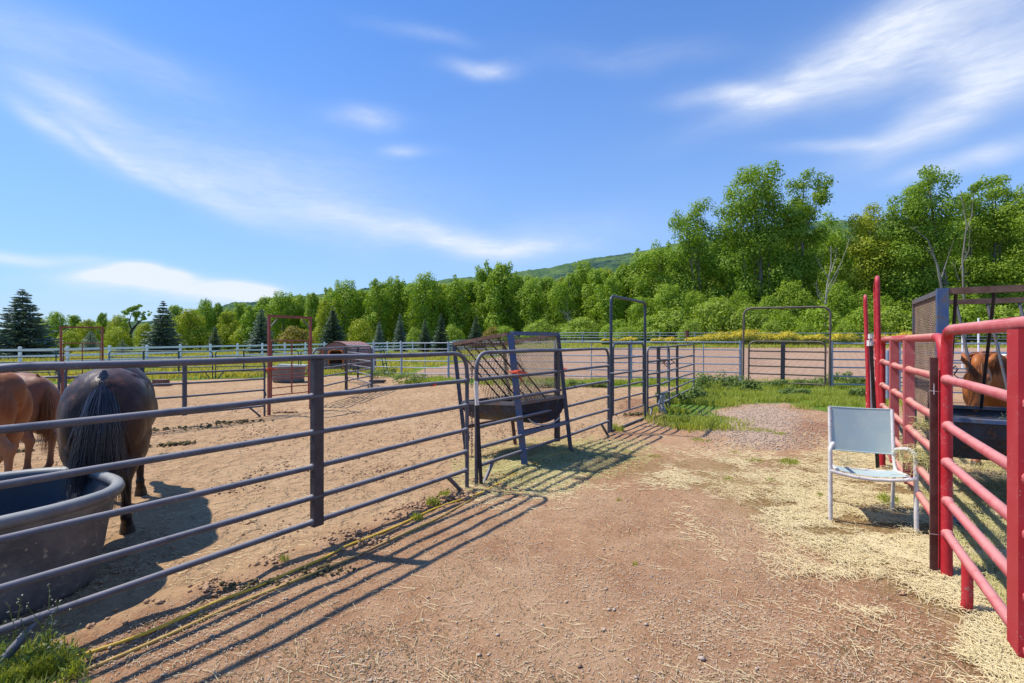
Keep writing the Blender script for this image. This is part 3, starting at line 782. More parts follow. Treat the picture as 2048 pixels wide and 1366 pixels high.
for nm, c_ in (('orange twine knotted round the nearer rust red gate post', rA+Vector((0,0,1.0))),):
    m = MB(); rr_ = random.Random(4)
    for k in range(7):
        a_ = [c_+Vector((math.cos(t)*.045*rr_.uniform(.8,1.3)+.02*(k-3), math.sin(t)*.045, rr_.uniform(-.02,.02)+.01*k-.03)) for t in np.linspace(0, 6.28, 9)[:-1]]
        m.tube(a_, .006, 5, closed=True)
    m.tube([c_+Vector((-.16,0,.02)), c_, c_+Vector((.18,0,.0))], .008, 5)
    tag(m.build('twine', MAT['twine']), nm, 'twine')
# second arch far left
sA, sB = ray(122, 19.2), ray(205, 20.4)
square_arch('farther rust red square gate frame near the left edge, in front of the white fence', sA, sB, 2.1, 'rustred', w=.06, group=G3)
dS = (sB-sA).normalized()
simple_gate('rust red gate inside the far left square frame', sA+dS*.08, sB-dS*.08, [1.5,1.2,.9,.6,.3], .015, ('rustred','rustred','rustred'), ups=(.5,), bend=.02, upw=.03, upd=.02)
# grey corner panels in the middle of the corral
G4 = 'grey corner panels in the middle of the corral'
cA, cB, cC = ray(627, 12.2), ray(742, 16.2), ray(692, 19.6)
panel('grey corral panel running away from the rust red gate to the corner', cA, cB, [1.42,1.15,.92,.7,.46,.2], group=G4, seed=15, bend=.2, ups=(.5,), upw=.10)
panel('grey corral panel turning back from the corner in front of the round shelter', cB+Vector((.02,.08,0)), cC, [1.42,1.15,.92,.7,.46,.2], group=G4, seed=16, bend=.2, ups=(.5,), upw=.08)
# dark green panels beside the pasture
G5 = 'dark green panels along the edge of the pasture'
ge = [(-260,20.5),(112,20.8),(218,20.8),(425,21.2),(431,21.2),(597,22.2),(602,22.2),(745,24.5)]
lbs = ['dark green pasture panel at the left edge, behind the chestnut horses', None, 'dark green pasture panel directly behind the dark horse', None,
       'dark green pasture panel left of and behind the grey tub', None, 'dark green pasture panel behind the tub and the round shelter', None]
for k in (0, 2, 4, 6):
    panel(lbs[k], ray(*ge[k]), ray(*ge[k+1]), [1.17,.93,.72,.5,.3], r=.02, group=G5, mats=('darkgreen','darkgreen','darkgreen'), ups=(.33,.67), upw=.05, seed=20+k, bend=.16, feet=True)

# galvanised arena fence: posts with six rails
def post_fence(label, pts, rails, r, mat, postr, thick, H=None, thin=(), group=None, cat='fence', name='pipe_fence', wire=False):
    o = thing(name, label, cat, pts[0], group=group)
    P = [p - pts[0] for p in pts]
    for k, p in enumerate(P):
        m = MB(); h = (H or rails[0]) + .06
        if k in thin: m.tube([p+Vector((0,.0,.0)), p+Vector((0,0,rails[0]))], r*.8, 8)
        else: m.tube([p+Vector((0,.0,-.05)), p+Vector((0,0,h))], postr, 10)
        m.build('post', MAT[mat], o)
    for j, z in enumerate(rails):
        m = MB(); m.tube([p + Vector((0,-postr*.5,z)) for p in P], r, 8, smooth=True); m.build('rail', MAT[mat], o)
    return o
ar1 = [(748,22.6),(803,21.6),(850,21.1),(897,20.7),(1010,20.0),(1110,19.3),(1183,18.8),(1262,18.4),(1335,18.0),(1407,17.6),(1481,17.2)]
post_fence('galvanised pipe fence between the corral and the raked arena, left of the brown gate', [ray(*p) for p in ar1], [1.46,1.2,.95,.7,.42,.17], .021, 'galv', .045, None, thin=(2,4,6,8,9))
ar2 = [(1663,15.9),(1740,15.6),(1798,15.4),(1880,15.3),(1996,15.2),(2120,15.1),(2400,15)]
post_fence('galvanised pipe fence of the arena right of the brown gate', [ray(*p) for p in ar2], [1.46,1.2,.95,.7,.42,.17], .022, 'galv', .045, None, thin=(1,3))
bA, bB = ray(1486, 17.0), ray(1659, 15.85)
arch('wide brown pipe arch over the arena gate', bA, bB, 2.62, .033, 'brownpipe', rad=.28, sill=False)
dB = (bB-bA).normalized()
simple_gate('dark brown pipe gate of the arena, hung under the wide arch', bA+dB*.17, bB-dB*.12, [1.50,1.18,.93,.68,.42,.14], .028, ('brownpipe','brownpipe','dark'), ups=(.46,), bend=.22, upw=.13, upd=.05)
# lighter panel inside the right pen
post_fence('blue grey pipe fence across the back of the right pen', [ray(1775, 13.2), ray(1870,13.1), ray(1990, 13.0), ray(2130, 12.9)], [1.28,1.02,.78,.5,.25], .02, 'galv', .05, None, name='pen_fence', thin=(1,))
# fences at the far side of the arena
far1 = [ray(x, y) for x, y in ((1120,66),(1165,64),(1210,62.5),(1260,61),(1320,59.5),(1390,58),(1440,57),(1517,56),(1560,55.5),(1630,55),(1700,54.6),(1770,54.3),(1850,54),(1930,54),(2020,54),(2140,54))]
post_fence('thin grey rail fence along the far side of the arena, before the yellow bushes', far1, [1.45,1.12,.8,.45], .03, 'galv', .06, None)
far2 = [ray(x, y) for x, y in ((905,74),(960,76),(1020,78),(1080,80),(1130,82),(1190,84),(1260,86))]
post_fence('distant grey board fence at the foot of the woods, left of the tall arch', far2, [1.5,1.15,.8,.45], .045, 'galv', .09, None)
pw = MB(); q = ray(1374, 57.5); pw.tube([q, q+Vector((.05,0,.9)), q+Vector((0,0,1.75))], [.26,.22,.24], 9)
tag(pw.build('wooden_post', MAT['sawn']), 'thick reddish wooden post in the far arena fence', 'post')

# white rail fence: posts spaced evenly from the left edge to the middle
def white_fence():
    pts = []
    for n in range(-2, 27):
        s = 32*(1+.0669*n); x = (-.984 + .0358*n)*32
        pts.append(Vector((x, s, 0)))
    zb = [CAMH - 1.40 - (np.interp((p.x/p.y)*FPX+1024, [0,475,890,1250],[697,689,682,676]) - HY)/FPX*p.y for p in pts]
    o = thing('white_rail_fence', 'long white three rail vinyl fence in front of the trees on the left', 'fence', (pts[0].x, pts[0].y, zb[0]))
    b0 = Vector((pts[0].x, pts[0].y, zb[0]))
    Q = [Vector((p.x, p.y, z)) - b0 for p, z in zip(pts, zb)]
    for p in Q:
        m = MB(); m.box(p+Vector((0,0,.60)), (.13,.13,1.7)); m.box(p+Vector((0,0,1.46)), (.16,.16,.03)); m.box(p+Vector((0,0,1.487)), (.10,.10,.03)); m.build('post', MAT['white'], o)
    for z in (1.28, .86, .44):
        m = MB()
        for a_, b_ in zip(Q[:-1], Q[1:]): m.bar(a_+Vector((0,0,z)), b_+Vector((0,0,z)), .045, .14)
        m.build('rail', MAT['white'], o)
white_fence()
# white poles inside the arena far right
for k, (px_, y1) in enumerate(((1925, 15.9+8), (1957, 22))):
    q = ray(px_, y1); m = MB(); m.tube([q, q+Vector((0,0,hgt(636 if k else 652, y1)-q.z))], .035, 8)
    tag(m.build('white_pole', MAT['white']), ['white pole standing in the arena left of the feeding horse', 'taller white pole standing in the arena above the feeding horse'][k], 'pole', 'white poles in the arena')
m = MB(); q = ray(1975, 24); m.box(q+Vector((0,0,.55)), (1.5,.3,.12)); m.box(q+Vector((-.7,0,.4)), (.1,.5,.8)); m.box(q+Vector((.7,0,.4)), (.1,.5,.8)); m.box(q+Vector((0,0,.25)), (1.45,.3,.12))
tag(m.build('jump_block', MAT['white']), 'low white jump standing in the arena behind the feeding horse', 'jump')

# ------------------------------------------------------------ red fence on the right
def onR(px):
    k = (px-1024)/FPX; t = (RP.x - k*RP.y)/(k*RD.y - RD.x)
    x, y = RP.x + RD.x*t, RP.y + RD.y*t
    return Vector((x, y, float(hz(x, y))))
RR = [1.675,1.344,1.034,.79,.53,.31]
G6 = 'red pipe panels along the right of the alley'
rd3 = Vector((RD.x, RD.y, 0))
n0 = Vector((RP.x, RP.y, 0)) - rd3*3.66; n1 = Vector((RP.x, RP.y, 0))
o = panel('red pipe panel nearest the camera at the right edge', n0, n1, RR, r=.031, rr=.027, group=G6, mats=('redpost','redrail','redchan'), ups=(.606,), upw=.14, upd=.09, web=1, seed=31, bend=.13, feet=False, collars=False)
# dusty top pipe is its own part over the posts' red
m = MB(); m.tube([(.2,0,RR[0]), (3.66-.14,0,RR[0]+.002)], .0332, 14); m.build('top_rail', MAT['redrail'], o)
m = MB(); m.tube(fillet([(3.15,0,.31),(3.15,-.0,.03),(3.27,-.0,.0)], .10, 6), .028, 12); m.build('foot', MAT['redpost'], o)
m = MB(); m.tube(fillet([(.3,0,.33),(.3,0,.04),(.45,0,.035)], .07, 5), .033, 10); m.build('foot', MAT['redpost'], o)
# second panel
s0 = n1 + rd3*.115 + Vector((.0,.0,0)); s1 = s0 + rd3*3.3
RR2 = [1.63,1.344,1.05,.79,.53,.31]
o = panel('hay worn red pipe panel behind the white chair', s0, s1, RR2, r=.030, rr=.029, group=G6, mats=('redpost','redtan','redchan2'), ups=(.42,.70), upw=.105, upd=.075, web=1, seed=33, bend=.15, feet=False)
m = MB(); m.tube([(.2,0,RR2[0]), (3.3-.16,0,RR2[0]-.004)], .0322, 14); m.build('top_rail', MAT['redtan'], o)
for z in (1.36, 1.06): 
    m = MB(); m.box((-.055,0,z), (.06,.03,.035)); m.build('hinge', MAT['redpost'], o)
# arches seen edge-on
u0 = s1 + rd3*.09 
def edge_arch(label, base, H, ln, direction, lean, r):
    o = thing('red_arch_frame', label, 'gate frame', base, group='tall red pipe arches seen edge on')
    d = Vector(direction).normalized(); l = Vector(lean)
    m = MB(); m.tube(fillet([(0,0,0), l+Vector((0,0,H)), l+d*ln+Vector((0,0,H)), d*ln], .10, 6), r, 12); m.build('hoop', MAT['redpost'], o)
    return o
e0 = ray(1762, 6.35); e1 = ray(1741, 8.3)
edge_arch('taller red pipe arch rising at the far end of the hay worn panel', e0, 2.42, 1.25, (.70,1,0), (-.06,-.02,0), .026)
edge_arch('lower and farther red pipe arch rising beside the arena gate', e1, 2.36, 1.2, (.695,1,0), (-.10,-.02,0), .026)
# red ladder panel between the arches
lp0, lp1 = ray(1757, 6.75), ray(1735, 10.3)
panel('red pipe panel seen almost end on between the two red arches', lp0, lp1, [1.6,1.34,1.05,.79,.53,.31], r=.03, rr=.027, group=G6, mats=('redpost','redrail','redchan'), ups=(.5,), upw=.09, seed=36, bend=.1, feet=False)
tpost('studded t-post with white cap at the near foot of the taller red arch', ray(1756, 6.2), 1.60, (-.09,.0), capm='cap', w=.045)
tpost('slim t-post with white cap just beyond the taller red arch', ray(1746, 7.9), 1.70, (-.03,0), capm='cap', w=.04, mat='galv')
# brown angle iron post by the gate
o = thing('angle_iron_post', 'rusty brown angle iron post wired to the red panels', 'fence post', (2.885, 3.42, 0))
m = MB(); m.box((0,0,.74), (.055,.006,1.50)); m.box((.0275-.003,.03,.735), (.006,.055,1.49)); m.build('shaft', MAT['rust'], o)
for z, nm in ((1.26,'upper bright wire tie'),(.285,'lower bright wire tie')):
    m = MB(); m.tube([(-.04,-.012,z+.004),(0,-.014,z),(.06,-.012,z-.004),(.13,0,z)], .0032, 6)
    if z > 1: m.tube([(-.015+.004*math.sin(t*3),-.02,z-.02+.012*t) for t in range(7)], .004, 5)
    m.build('wire_tie', MAT['wire'], o)
# slim rusty bracket hook on the red post
m = MB(); q = Vector((3.02, 3.45, 1.40))
m.tube([q, q+Vector((.04,0,.03)), q+Vector((.055,0,.01)), q+Vector((.03,0,-.03)), q+Vector((.06,0,-.05)), q+Vector((.02,0,-.09))], .005, 6)
tag(m.build('wire_hook', MAT['rust']), 'small rusty wire hook on the red post above the wire tie', 'hook')
# ------------------------------------------------------------ hay feeders
def lattice(mb, O, ux, uy, W, H, sp, ang, r, clip=None):
    """expanded metal: two families of slanting strips inside a W x H rectangle at O spanned by ux, uy"""
    O = Vector(O); ux = Vector(ux); uy = Vector(uy)
    tn = math.tan(R(ang)); nrm = ux.cross(uy).normalized()
    for s in (1, -1):
        n = int((W + H/tn)/sp) + 2
        for k in range(n):
            # line x = x0 + s*y/tn
            x0 = k*sp - (H/tn if s > 0 else 0)
            y0, y1 = 0.0, H
            xa, xb = x0, x0 + s*H/tn
            if s > 0:
                if xa < 0: y0 = -x0*tn; xa = 0
                if xb > W: y1 = (W-x0)*tn; xb = W
            else:
                if xa > W: y0 = (x0-W)*tn; xa = W
                if xb < 0: y1 = x0*tn; xb = 0
            if y1 - y0 < .02: continue
            a = O + ux*xa + uy*y0; b = O + ux*xb + uy*y1
            mb.bar(a, b, r*2.2, r, up=nrm)
def half_drum(mb, L_, Wd, dep, n=14, th=.004):
    """open half-round trough along x, width along y, rim at z=0"""
    for off, flip in ((0, False), (-th, True)):
        vs = []; 
        for k in range(n+1):
            a = math.pi*k/n
            vs += [(0, Wd/2 - Wd/2*math.cos(a), -dep*math.sin(a)**.8+off), (L_, Wd/2 - Wd/2*math.cos(a), -dep*math.sin(a)**.8+off)]
        fs = [(2*k, 2*k+2, 2*k+3, 2*k+1) if not flip else (2*k, 2*k+1, 2*k+3, 2*k+2) for k in range(n)]
        mb.add(vs, fs, True)
def blue_feeder():
    # local frame: x from B towards A (left end), y from B towards C (right)
    B = at(1050, 936); C = at(1142, 906)
    o = thing('hay_feeder', 'tilted blue grey hay feeder with mesh sides and a round trough, behind the grey panel', 'hay feeder', B)
    w = (C-B); w.z = 0; wl = w.length; w.normalize(); u = Vector((-w.y, w.x, 0))
    Lx = 1.02
    TL = Vector((-.19, .06, 0))   # how far the whole frame leans at the top
    def Pp(x, y, z): return u*x + w*y + TL*(z/1.75) + Vector((0, 0, z*(1-.0) - .135*x*(z/1.75)))
    Ht = 1.70
    legs = [((0,0),'blue',.085),((0,wl),'bluegrey',.055),((Lx,0),'bluegrey',.05),((Lx,wl),'rust',.055)]
    for (x, y), mt, s in legs:
        m = MB(); m.bar(Pp(x,y,0), Pp(x,y,Ht), s, s, up=(0,1,0)); m.build('leg', MAT[mt], o)
    def edge(name, p, q, s, mt, s2=None):
        m = MB(); m.bar(Pp(*p), Pp(*q), s, s2 or s); m.build(name, MAT[mt], o)
    edge('top_bar', (.03,0,Ht), (Lx,0,Ht), .045, 'rust'); edge('top_bar', (0,.03,Ht+.005), (0,wl,Ht+.005), .05, 'blue')
    edge('top_bar', (0,wl,Ht), (Lx,wl,Ht), .045, 'rust'); edge('top_bar', (Lx,0,Ht), (Lx,wl,Ht), .045, 'rust')
    edge('lower_bar', (0,.03,.44), (0,wl,.44), .06, 'blue', .05); edge('lower_bar', (Lx,0,.44), (Lx,wl,.44), .05, 'rust')
    # end mesh panel
    m = MB(); uy = (Pp(0,0,1.66)-Pp(0,0,.80)); m2 = uy.length
    lattice(m, Pp(-.0,.05,.80)+Vector((0,0,.0)), w, uy/m2, wl-.07, m2, .056, 38, .0024); m.build('mesh_side', MAT['meshtan'], o)
    # V rack: slanting bars and mesh falling from the long top bars to the middle of the trough
    for s in (0, 1):
        ya = 0 if s == 0 else wl; yb = wl*.5
        m = MB(); top = Pp(.02, ya, 1.66); bot = Pp(.02, yb, .84); uyv = bot-top; l_ = uyv.length
        ux = (Pp(Lx,ya,1.66)-top); lx = ux.length
        lattice(m, top, ux/lx, uyv/l_, lx-.03, l_, .056, 50, .0026); m.build('rack_mesh', MAT['meshtan'], o)
        for k in range(6 if s == 0 else 0):
            x = .10 + k*.16
            m = MB(); m.tube([Pp(x+.12, ya, 1.68), Pp(x-.16, yb*.95 + ya*.05, .84)], .011, 7); m.build('rack_bar', MAT['darkrust'], o)
    # trough
    m = MB(); vs = []; n = 16
    for th in (0, .006):
        base = []
        for k in range(n+1):
            a = math.pi*k/n
            yy = wl/2 - (wl/2-.015-th)*math.cos(a); zz = .80 - (.30-th)*math.sin(a)**.75
            base.append((yy, zz))
        b0 = [Pp(.005, yy, zz) for yy, zz in base] + [Pp(Lx-.01, yy, zz) for yy, zz in base]
        k0 = n+1; fs = [(k, k+1, k0+k+1, k0+k) for k in range(n)]
        m.add(b0, fs, True)
        m.add(b0[:k0], [tuple(range(k0))]); m.add(b0[k0:], [tuple(range(k0))])
    m.build('trough', MAT['tray'], o)
    for (a_, b_) in (((0,0,.81),(Lx,0,.81)),((0,wl,.81),(Lx,wl,.81)),((0,0,.81),(0,wl,.81)),((Lx,0,.81),(Lx,wl,.81))):
        edge('trough_rim', a_, b_, .03, 'feedgrey', .045)
    m = MB(); cr = [Pp(-.03, wl/2 - (wl/2-.03)*math.cos(a)*.9, .78 - .30*math.sin(a)**.75) for a in np.linspace(.5, 2.3, 10)]
    m.tube(cr, .010, 6); m.build('trough_edge', MAT['wire'], o)
    # orange twine tying it to the panels
    for k, (cc, lb) in enumerate(((ray(1037, 6.05)+Vector((0,0,hgt(744,6.05))), 'orange twine tying the blue feeder post to the grey panel'),
                   (ray(1125, 7.6)+Vector((0,0,hgt(738,7.6))), 'orange twine at the right rear post of the tilted blue feeder'))):
        m = MB(); rr_ = random.Random(9+k)
        for q in range(6):
            m.tube([cc+Vector((math.cos(t)*.05*rr_.uniform(.8,1.3)+.012*(q-3), math.sin(t)*.05, rr_.uniform(-.02,.02))) for t in np.linspace(0, 6.28, 9)[:-1]], .006, 5, closed=True)
        m.tube([cc+Vector((-.13,0,.0)), cc+Vector((0,0,.01)), cc+Vector((.10,0,-.02))], .009, 5)
        m.tube([cc+Vector((.0,0,.06)), cc, cc+Vector((.04,-.02,-.12))], .006, 5)
        tag(m.build('twine', MAT['twine']), lb, 'twine')
blue_feeder()

def grey_feeder():
    P = Vector((4.13, 4.80, 0))
    e1 = Vector((.854,-.519,0)); e2 = Vector((.519,.854,0)); Wd = 1.58; Ln = 2.0; Ht = 2.11
    o = thing('hay_feeder', 'tall grey hay feeder with punched mesh end, the sorrel horse eating from it', 'hay feeder', P)
    def Q(a, b, z): return e1*a + e2*b + Vector((0,0,z))
    for (a, b), s in (((0,0),.085),((0,Wd),.04),((Ln,0),.085),((Ln,Wd),.04)):
        m = MB(); m.bar(Q(a,b,.35), Q(a,b,Ht), s, s, up=tuple(e2)); m.build('post', MAT['blue' if s > .05 else 'feedgrey'], o)
        m = MB(); m.bar(Q(a,b,0), Q(a,b,.348), s*.8, s*.8, up=tuple(e2)); m.build('leg', MAT['darkrust'], o)
    for p, q, s in (((.045,0,Ht-.03),(Ln,0,Ht-.03),.06),((0,.045,Ht-.03),(0,Wd,Ht-.03),.05),((0.02,Wd,Ht-.04),(Ln,Wd,Ht-.04),.06),((Ln,0.045,Ht-.03),(Ln,Wd,Ht-.03),.05)):
        m = MB(); m.bar(Q(*p), Q(*q), s, s); m.build('top_bar', MAT['feedgrey' if p[1]==0.045 else 'rust'], o)
    m = MB(); lattice(m, Q(0,.05,.80), e2, Vector((0,0,1)), Wd-.08, Ht-.06-.80, .085, 24, .0048); m.build('mesh_side', MAT['meshbrown'], o)
    m = MB(); m.bar(Q(0,.04,.80), Q(0,Wd,.80), .03,.03); m.build('mesh_bar', MAT['feedgrey'], o)
    # slanting hay bars, front row falling to the back, back row falling forward
    for k in range(7):
        a = .10 + k*.27
        m = MB(); m.tube([Q(a,.0,Ht-.05), Q(a+.13, 1.05, .88)], .0145, 8); m.build('hay_bar', MAT['darkrust'], o)
        m = MB(); m.tube([Q(a+.02,Wd,Ht-.05), Q(a+.16, Wd-.30, .86)], .0145, 8); m.build('hay_bar', MAT['feedgrey'], o)
    # trough: long sloping sheet sides
    m = MB(); zt, zb, Wt = .85, .47, 1.25
    prof = [(0,zt),(.02,zt-.16),(.16,zb),(Wt-.2,zb),(Wt,zt)]
    for a0_, flip in ((.04,0),):
        A = [Q(a0_, b, z) for b, z in prof]; Bq = [Q(Ln-.04, b, z) for b, z in prof]
        k0 = len(prof); m.add(A+Bq, [(k, k+1, k0+k+1, k0+k) for k in range(k0-1)]); m.add(A, [tuple(range(k0))]); m.add(Bq, [tuple(range(k0))])
    m.build('trough', MAT['tray'], o)
    for b in (0, Wt): 
        m = MB(); m.bar(Q(.0,b-.02,zt+.01), Q(Ln,b-.02,zt+.01), .06, .035); m.build('trough_rim', MAT['feedgrey' if b else 'blue'], o)
    m = MB(); m.bar(Q(.0,Wt*.62,zt-.06), Q(Ln,Wt*.62,zt-.06), .22, .012); m.build('tray_shelf', MAT['feedgrey'], o)
    return P, e1, e2
GF = grey_feeder()

# ------------------------------------------------------------ stock tanks
def superell(a, b, t, p=3.0):
    c, s = math.cos(t), math.sin(t)
    return a*math.copysign(abs(c)**(2/p), c), b*math.copysign(abs(s)**(2/p), s)
def tank(label, loc, rot, a, b, H, mat, matin, group=None, n=56, water=.25, rimr=.045, tap=.88):
    o = thing('stock_tank', label, 'water tank', loc, rot, group)
    prof = [(tap*.9,.0),(tap*.965,.01),(tap,.05),(tap+(1-tap)*.30,H*.35),(tap+(1-tap)*.34,H*.37),(tap+(1-tap)*.62,H*.70),(tap+(1-tap)*.74,H*.72),(.985,H*.88),(1.0,H*.90),(1.0,H-.02)]
    def ring(k, z): return [(*superell(a*k, b*k, 2*math.pi*i/n), z) for i in range(n)]
    m = MB(); vs = []
    for k, z in prof: vs += ring(k, z)
    fs = [(j*n+i, j*n+(i+1)%n, (j+1)*n+(i+1)%n, (j+1)*n+i) for j in range(len(prof)-1) for i in range(n)]
    m.add(vs, fs, True); m.add(ring(prof[0][0], 0), [tuple(range(n))[::-1]]); m.build('wall', MAT[mat], o)
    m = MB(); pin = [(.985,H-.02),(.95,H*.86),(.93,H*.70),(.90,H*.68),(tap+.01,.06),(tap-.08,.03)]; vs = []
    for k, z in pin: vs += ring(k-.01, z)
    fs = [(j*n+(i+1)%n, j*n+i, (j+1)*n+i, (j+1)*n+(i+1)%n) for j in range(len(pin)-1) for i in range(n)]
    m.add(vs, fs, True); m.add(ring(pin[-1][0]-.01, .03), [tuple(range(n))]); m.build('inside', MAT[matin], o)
    m = MB(); m.tube([(*superell(a*1.0, b*1.0, 2*math.pi*i/n), H) for i in range(n)], rimr, 8, closed=True); m.build('rim', MAT[mat], o)
    if water:
        m = MB(); k = np.interp(water, [.06,H*.68], [tap, .90])-.012; m.add(ring(k, water), [tuple(range(n))]); m.build('water', MAT['water'], o)
    m = MB(); m.tube([(a*.88,-.0,.07),(a*.95,0,.07)], .035, 8); m.build('drain_plug', MAT[mat], o)
    return o
rot = math.atan2(LD.y, LD.x)
# s along the fence, q away from it
def LQ(s, q): return Vector((LD.x*s - LD.y*q, LD.y*s + LD.x*q, 0))
nrmL = Vector((-LD.y, LD.x, 0)); q_f = (Vector((LP.x, LP.y, 0))).dot(nrmL)
tc0 = LQ(.555, q_f + 1.18)
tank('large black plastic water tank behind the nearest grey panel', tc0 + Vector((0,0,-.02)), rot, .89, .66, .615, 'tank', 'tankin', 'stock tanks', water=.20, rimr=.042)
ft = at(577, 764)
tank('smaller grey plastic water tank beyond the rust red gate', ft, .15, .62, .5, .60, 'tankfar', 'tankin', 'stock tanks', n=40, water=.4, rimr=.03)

# ------------------------------------------------------------ patio chair
def chair():
    fl, fr, bl, br = at(1661,1041), at(1833,1064), at(1668,1008), at(1799,1023)
    o = thing('patio_chair', 'white framed patio chair with faded pale blue sling seat, standing in straw', 'chair', (fl+fr)/2)
    c0 = (fl+fr)/2; ex = (fr-fl); Wd = ex.length; ex.normalize(); ey = Vector((-ex.y, ex.x, 0))
    o.rotation_euler = (0, 0, math.atan2(ex.y, ex.x))
    D = ((bl+br)/2 - c0).dot(ey) 
    W2 = Wd/2; r = .0155
    # arm loops: front leg up, over the arm, down to the back upright
    for s in (-1, 1):
        x = s*W2
        pts = fillet([(x,0,0),(x,.02,.655),(x-s*.035,.10,.675),(x-s*.05,D*.82,.60),(x-s*.055,D*.92,.52)], [.07,.06,.05], 7)
        m = MB(); m.tube(pts, r*1.15, 10); m.build('arm_frame', MAT['chairframe'], o)
    for s in (-1, 1):
        x = s*(W2-.055)
        m = MB(); m.tube([(x,D*1.02,0),(x,D*.93,.28),(x,D*.86,.40)], r, 10); m.build('leg', MAT['chairframe'], o)
        m = MB(); m.tube(fillet([(x,.02,.455),(x,D*.80,.405),(x,D*.90,.52),(x,D*1.02,.955)], .06, 6), r, 10); m.build('side_frame', MAT['chairframe'], o)
    m = MB(); m.tube([(-W2,0.0,.445),(-W2*.8,-.005,.43),(-W2*.4,-.01,.412),(0,-.012,.406),(W2*.4,-.01,.412),(W2*.8,-.005,.43),(W2,0,.445)], r, 10); m.build('front_bar', MAT['chairframe'], o)
    m = MB(); m.tube([(-W2+.055,D*.8,.385),(W2-.055,D*.8,.385)], r*.9, 8); m.build('rear_bar', MAT['chairframe'], o)
    def sheet(name, f, nx=14, ny=12, th=.0025):
        V = []; F = []
        for side in (0, 1):
            for j in range(ny+1):
                for i in range(nx+1):
                    p = f(i/nx, j/ny); V.append((p[0], p[1]+side*th, p[2]-side*th*.3))
        k = (nx+1)*(ny+1)
        for j in range(ny):
            for i in range(nx):
                a = j*(nx+1)+i; F.append((a, a+1, a+nx+2, a+nx+1)); F.append((k+a, k+a+nx+1, k+a+nx+2, k+a+1))
        return npmesh(name, V, F, MAT['sling'], o, smooth=True)
    wi = W2-.055
    sheet('backrest', lambda u, v: ((u-.5)*2*(wi-.004), D*(.915+.105*v) + .022*math.sin(math.pi*u)*(1-v*.3) -.006, .545+.41*v - .006*math.sin(math.pi*u)))
    sheet('seat', lambda u, v: ((u-.5)*2*(wi-.004), .01+ (D*.80-.01)*v, .452-.045*v - .035*math.sin(math.pi*u)*(.7+.3*math.sin(math.pi*v))))
    m = MB(); m.tube([((u-.5)*2*wi, D*1.02+.022*math.sin(math.pi*u)*.7-.004, .957-.006*math.sin(math.pi*u)) for u in np.linspace(0,1,9)], .006, 6); m.build('back_hem', MAT['sling'], o)
    m = MB(); m.tube([((u-.5)*2*wi, D*.915+.022*math.sin(math.pi*u)-.006, .545-.006*math.sin(math.pi*u)) for u in np.linspace(0,1,9)], .006, 6); m.build('back_hem', MAT['sling'], o)
    for s in (-1, 1):
        m = MB(); m.tube([(s*(wi-.0), D*(.915+.105*v)-.002, .545+.41*v) for v in (0,.5,1)], .0115, 8); m.build('side_hem', MAT['chairframe'], o)
chair()

# ------------------------------------------------------------ hoses
def hose(label, px, mat, r, lift=0):
    P = [at(*q) for q in px]
    pts = []
    for i in range(len(P)-1):
        p0 = P[max(i-1,0)]; p1 = P[i]; p2 = P[i+1]; p3 = P[min(i+2, len(P)-1)]
        n = max(4, int((p2-p1).length/.06))
        for k in range(n):
            t = k/n; pts.append(.5*((2*p1) + (-p0+p2)*t + (2*p0-5*p1+4*p2-p3)*t*t + (-p0+3*p1-3*p2+p3)*t**3))
    pts.append(P[-1])
    z = gz([p.x for p in pts], [p.y for p in pts]); z = np.convolve(np.pad(z, 3, 'edge'), np.ones(7)/7, 'valid')
    pts = [Vector((p.x + .006*math.sin(i*.21), p.y, float(zz)+r*.8+lift)) for i, (p, zz) in enumerate(zip(pts, z))]
    m = MB(); m.tube(pts, r, 8); return tag(m.build('hose', MAT[mat]), label, 'hose', 'hoses lying along the fence')
hose('bright yellow hose lying nearest the grey panels', [(-120,1385),(20,1352),(140,1325),(300,1270),(430,1213),(510,1183),(640,1125),(690,1098),(780,1063),(870,1022),(960,988),(1010,962),(1060,937),(1110,915),(1142,906)], 'hose', .0092)
hose('duller tan yellow hose lying on the alley side', [(40,1400),(110,1368),(225,1320),(330,1276),(450,1224),(560,1180),(680,1128),(760,1090),(860,1047),(940,1003),(985,975),(1030,955),(1065,943),(1074,934),(1070,916),(1100,909),(1140,905)], 'hose2', .0092)

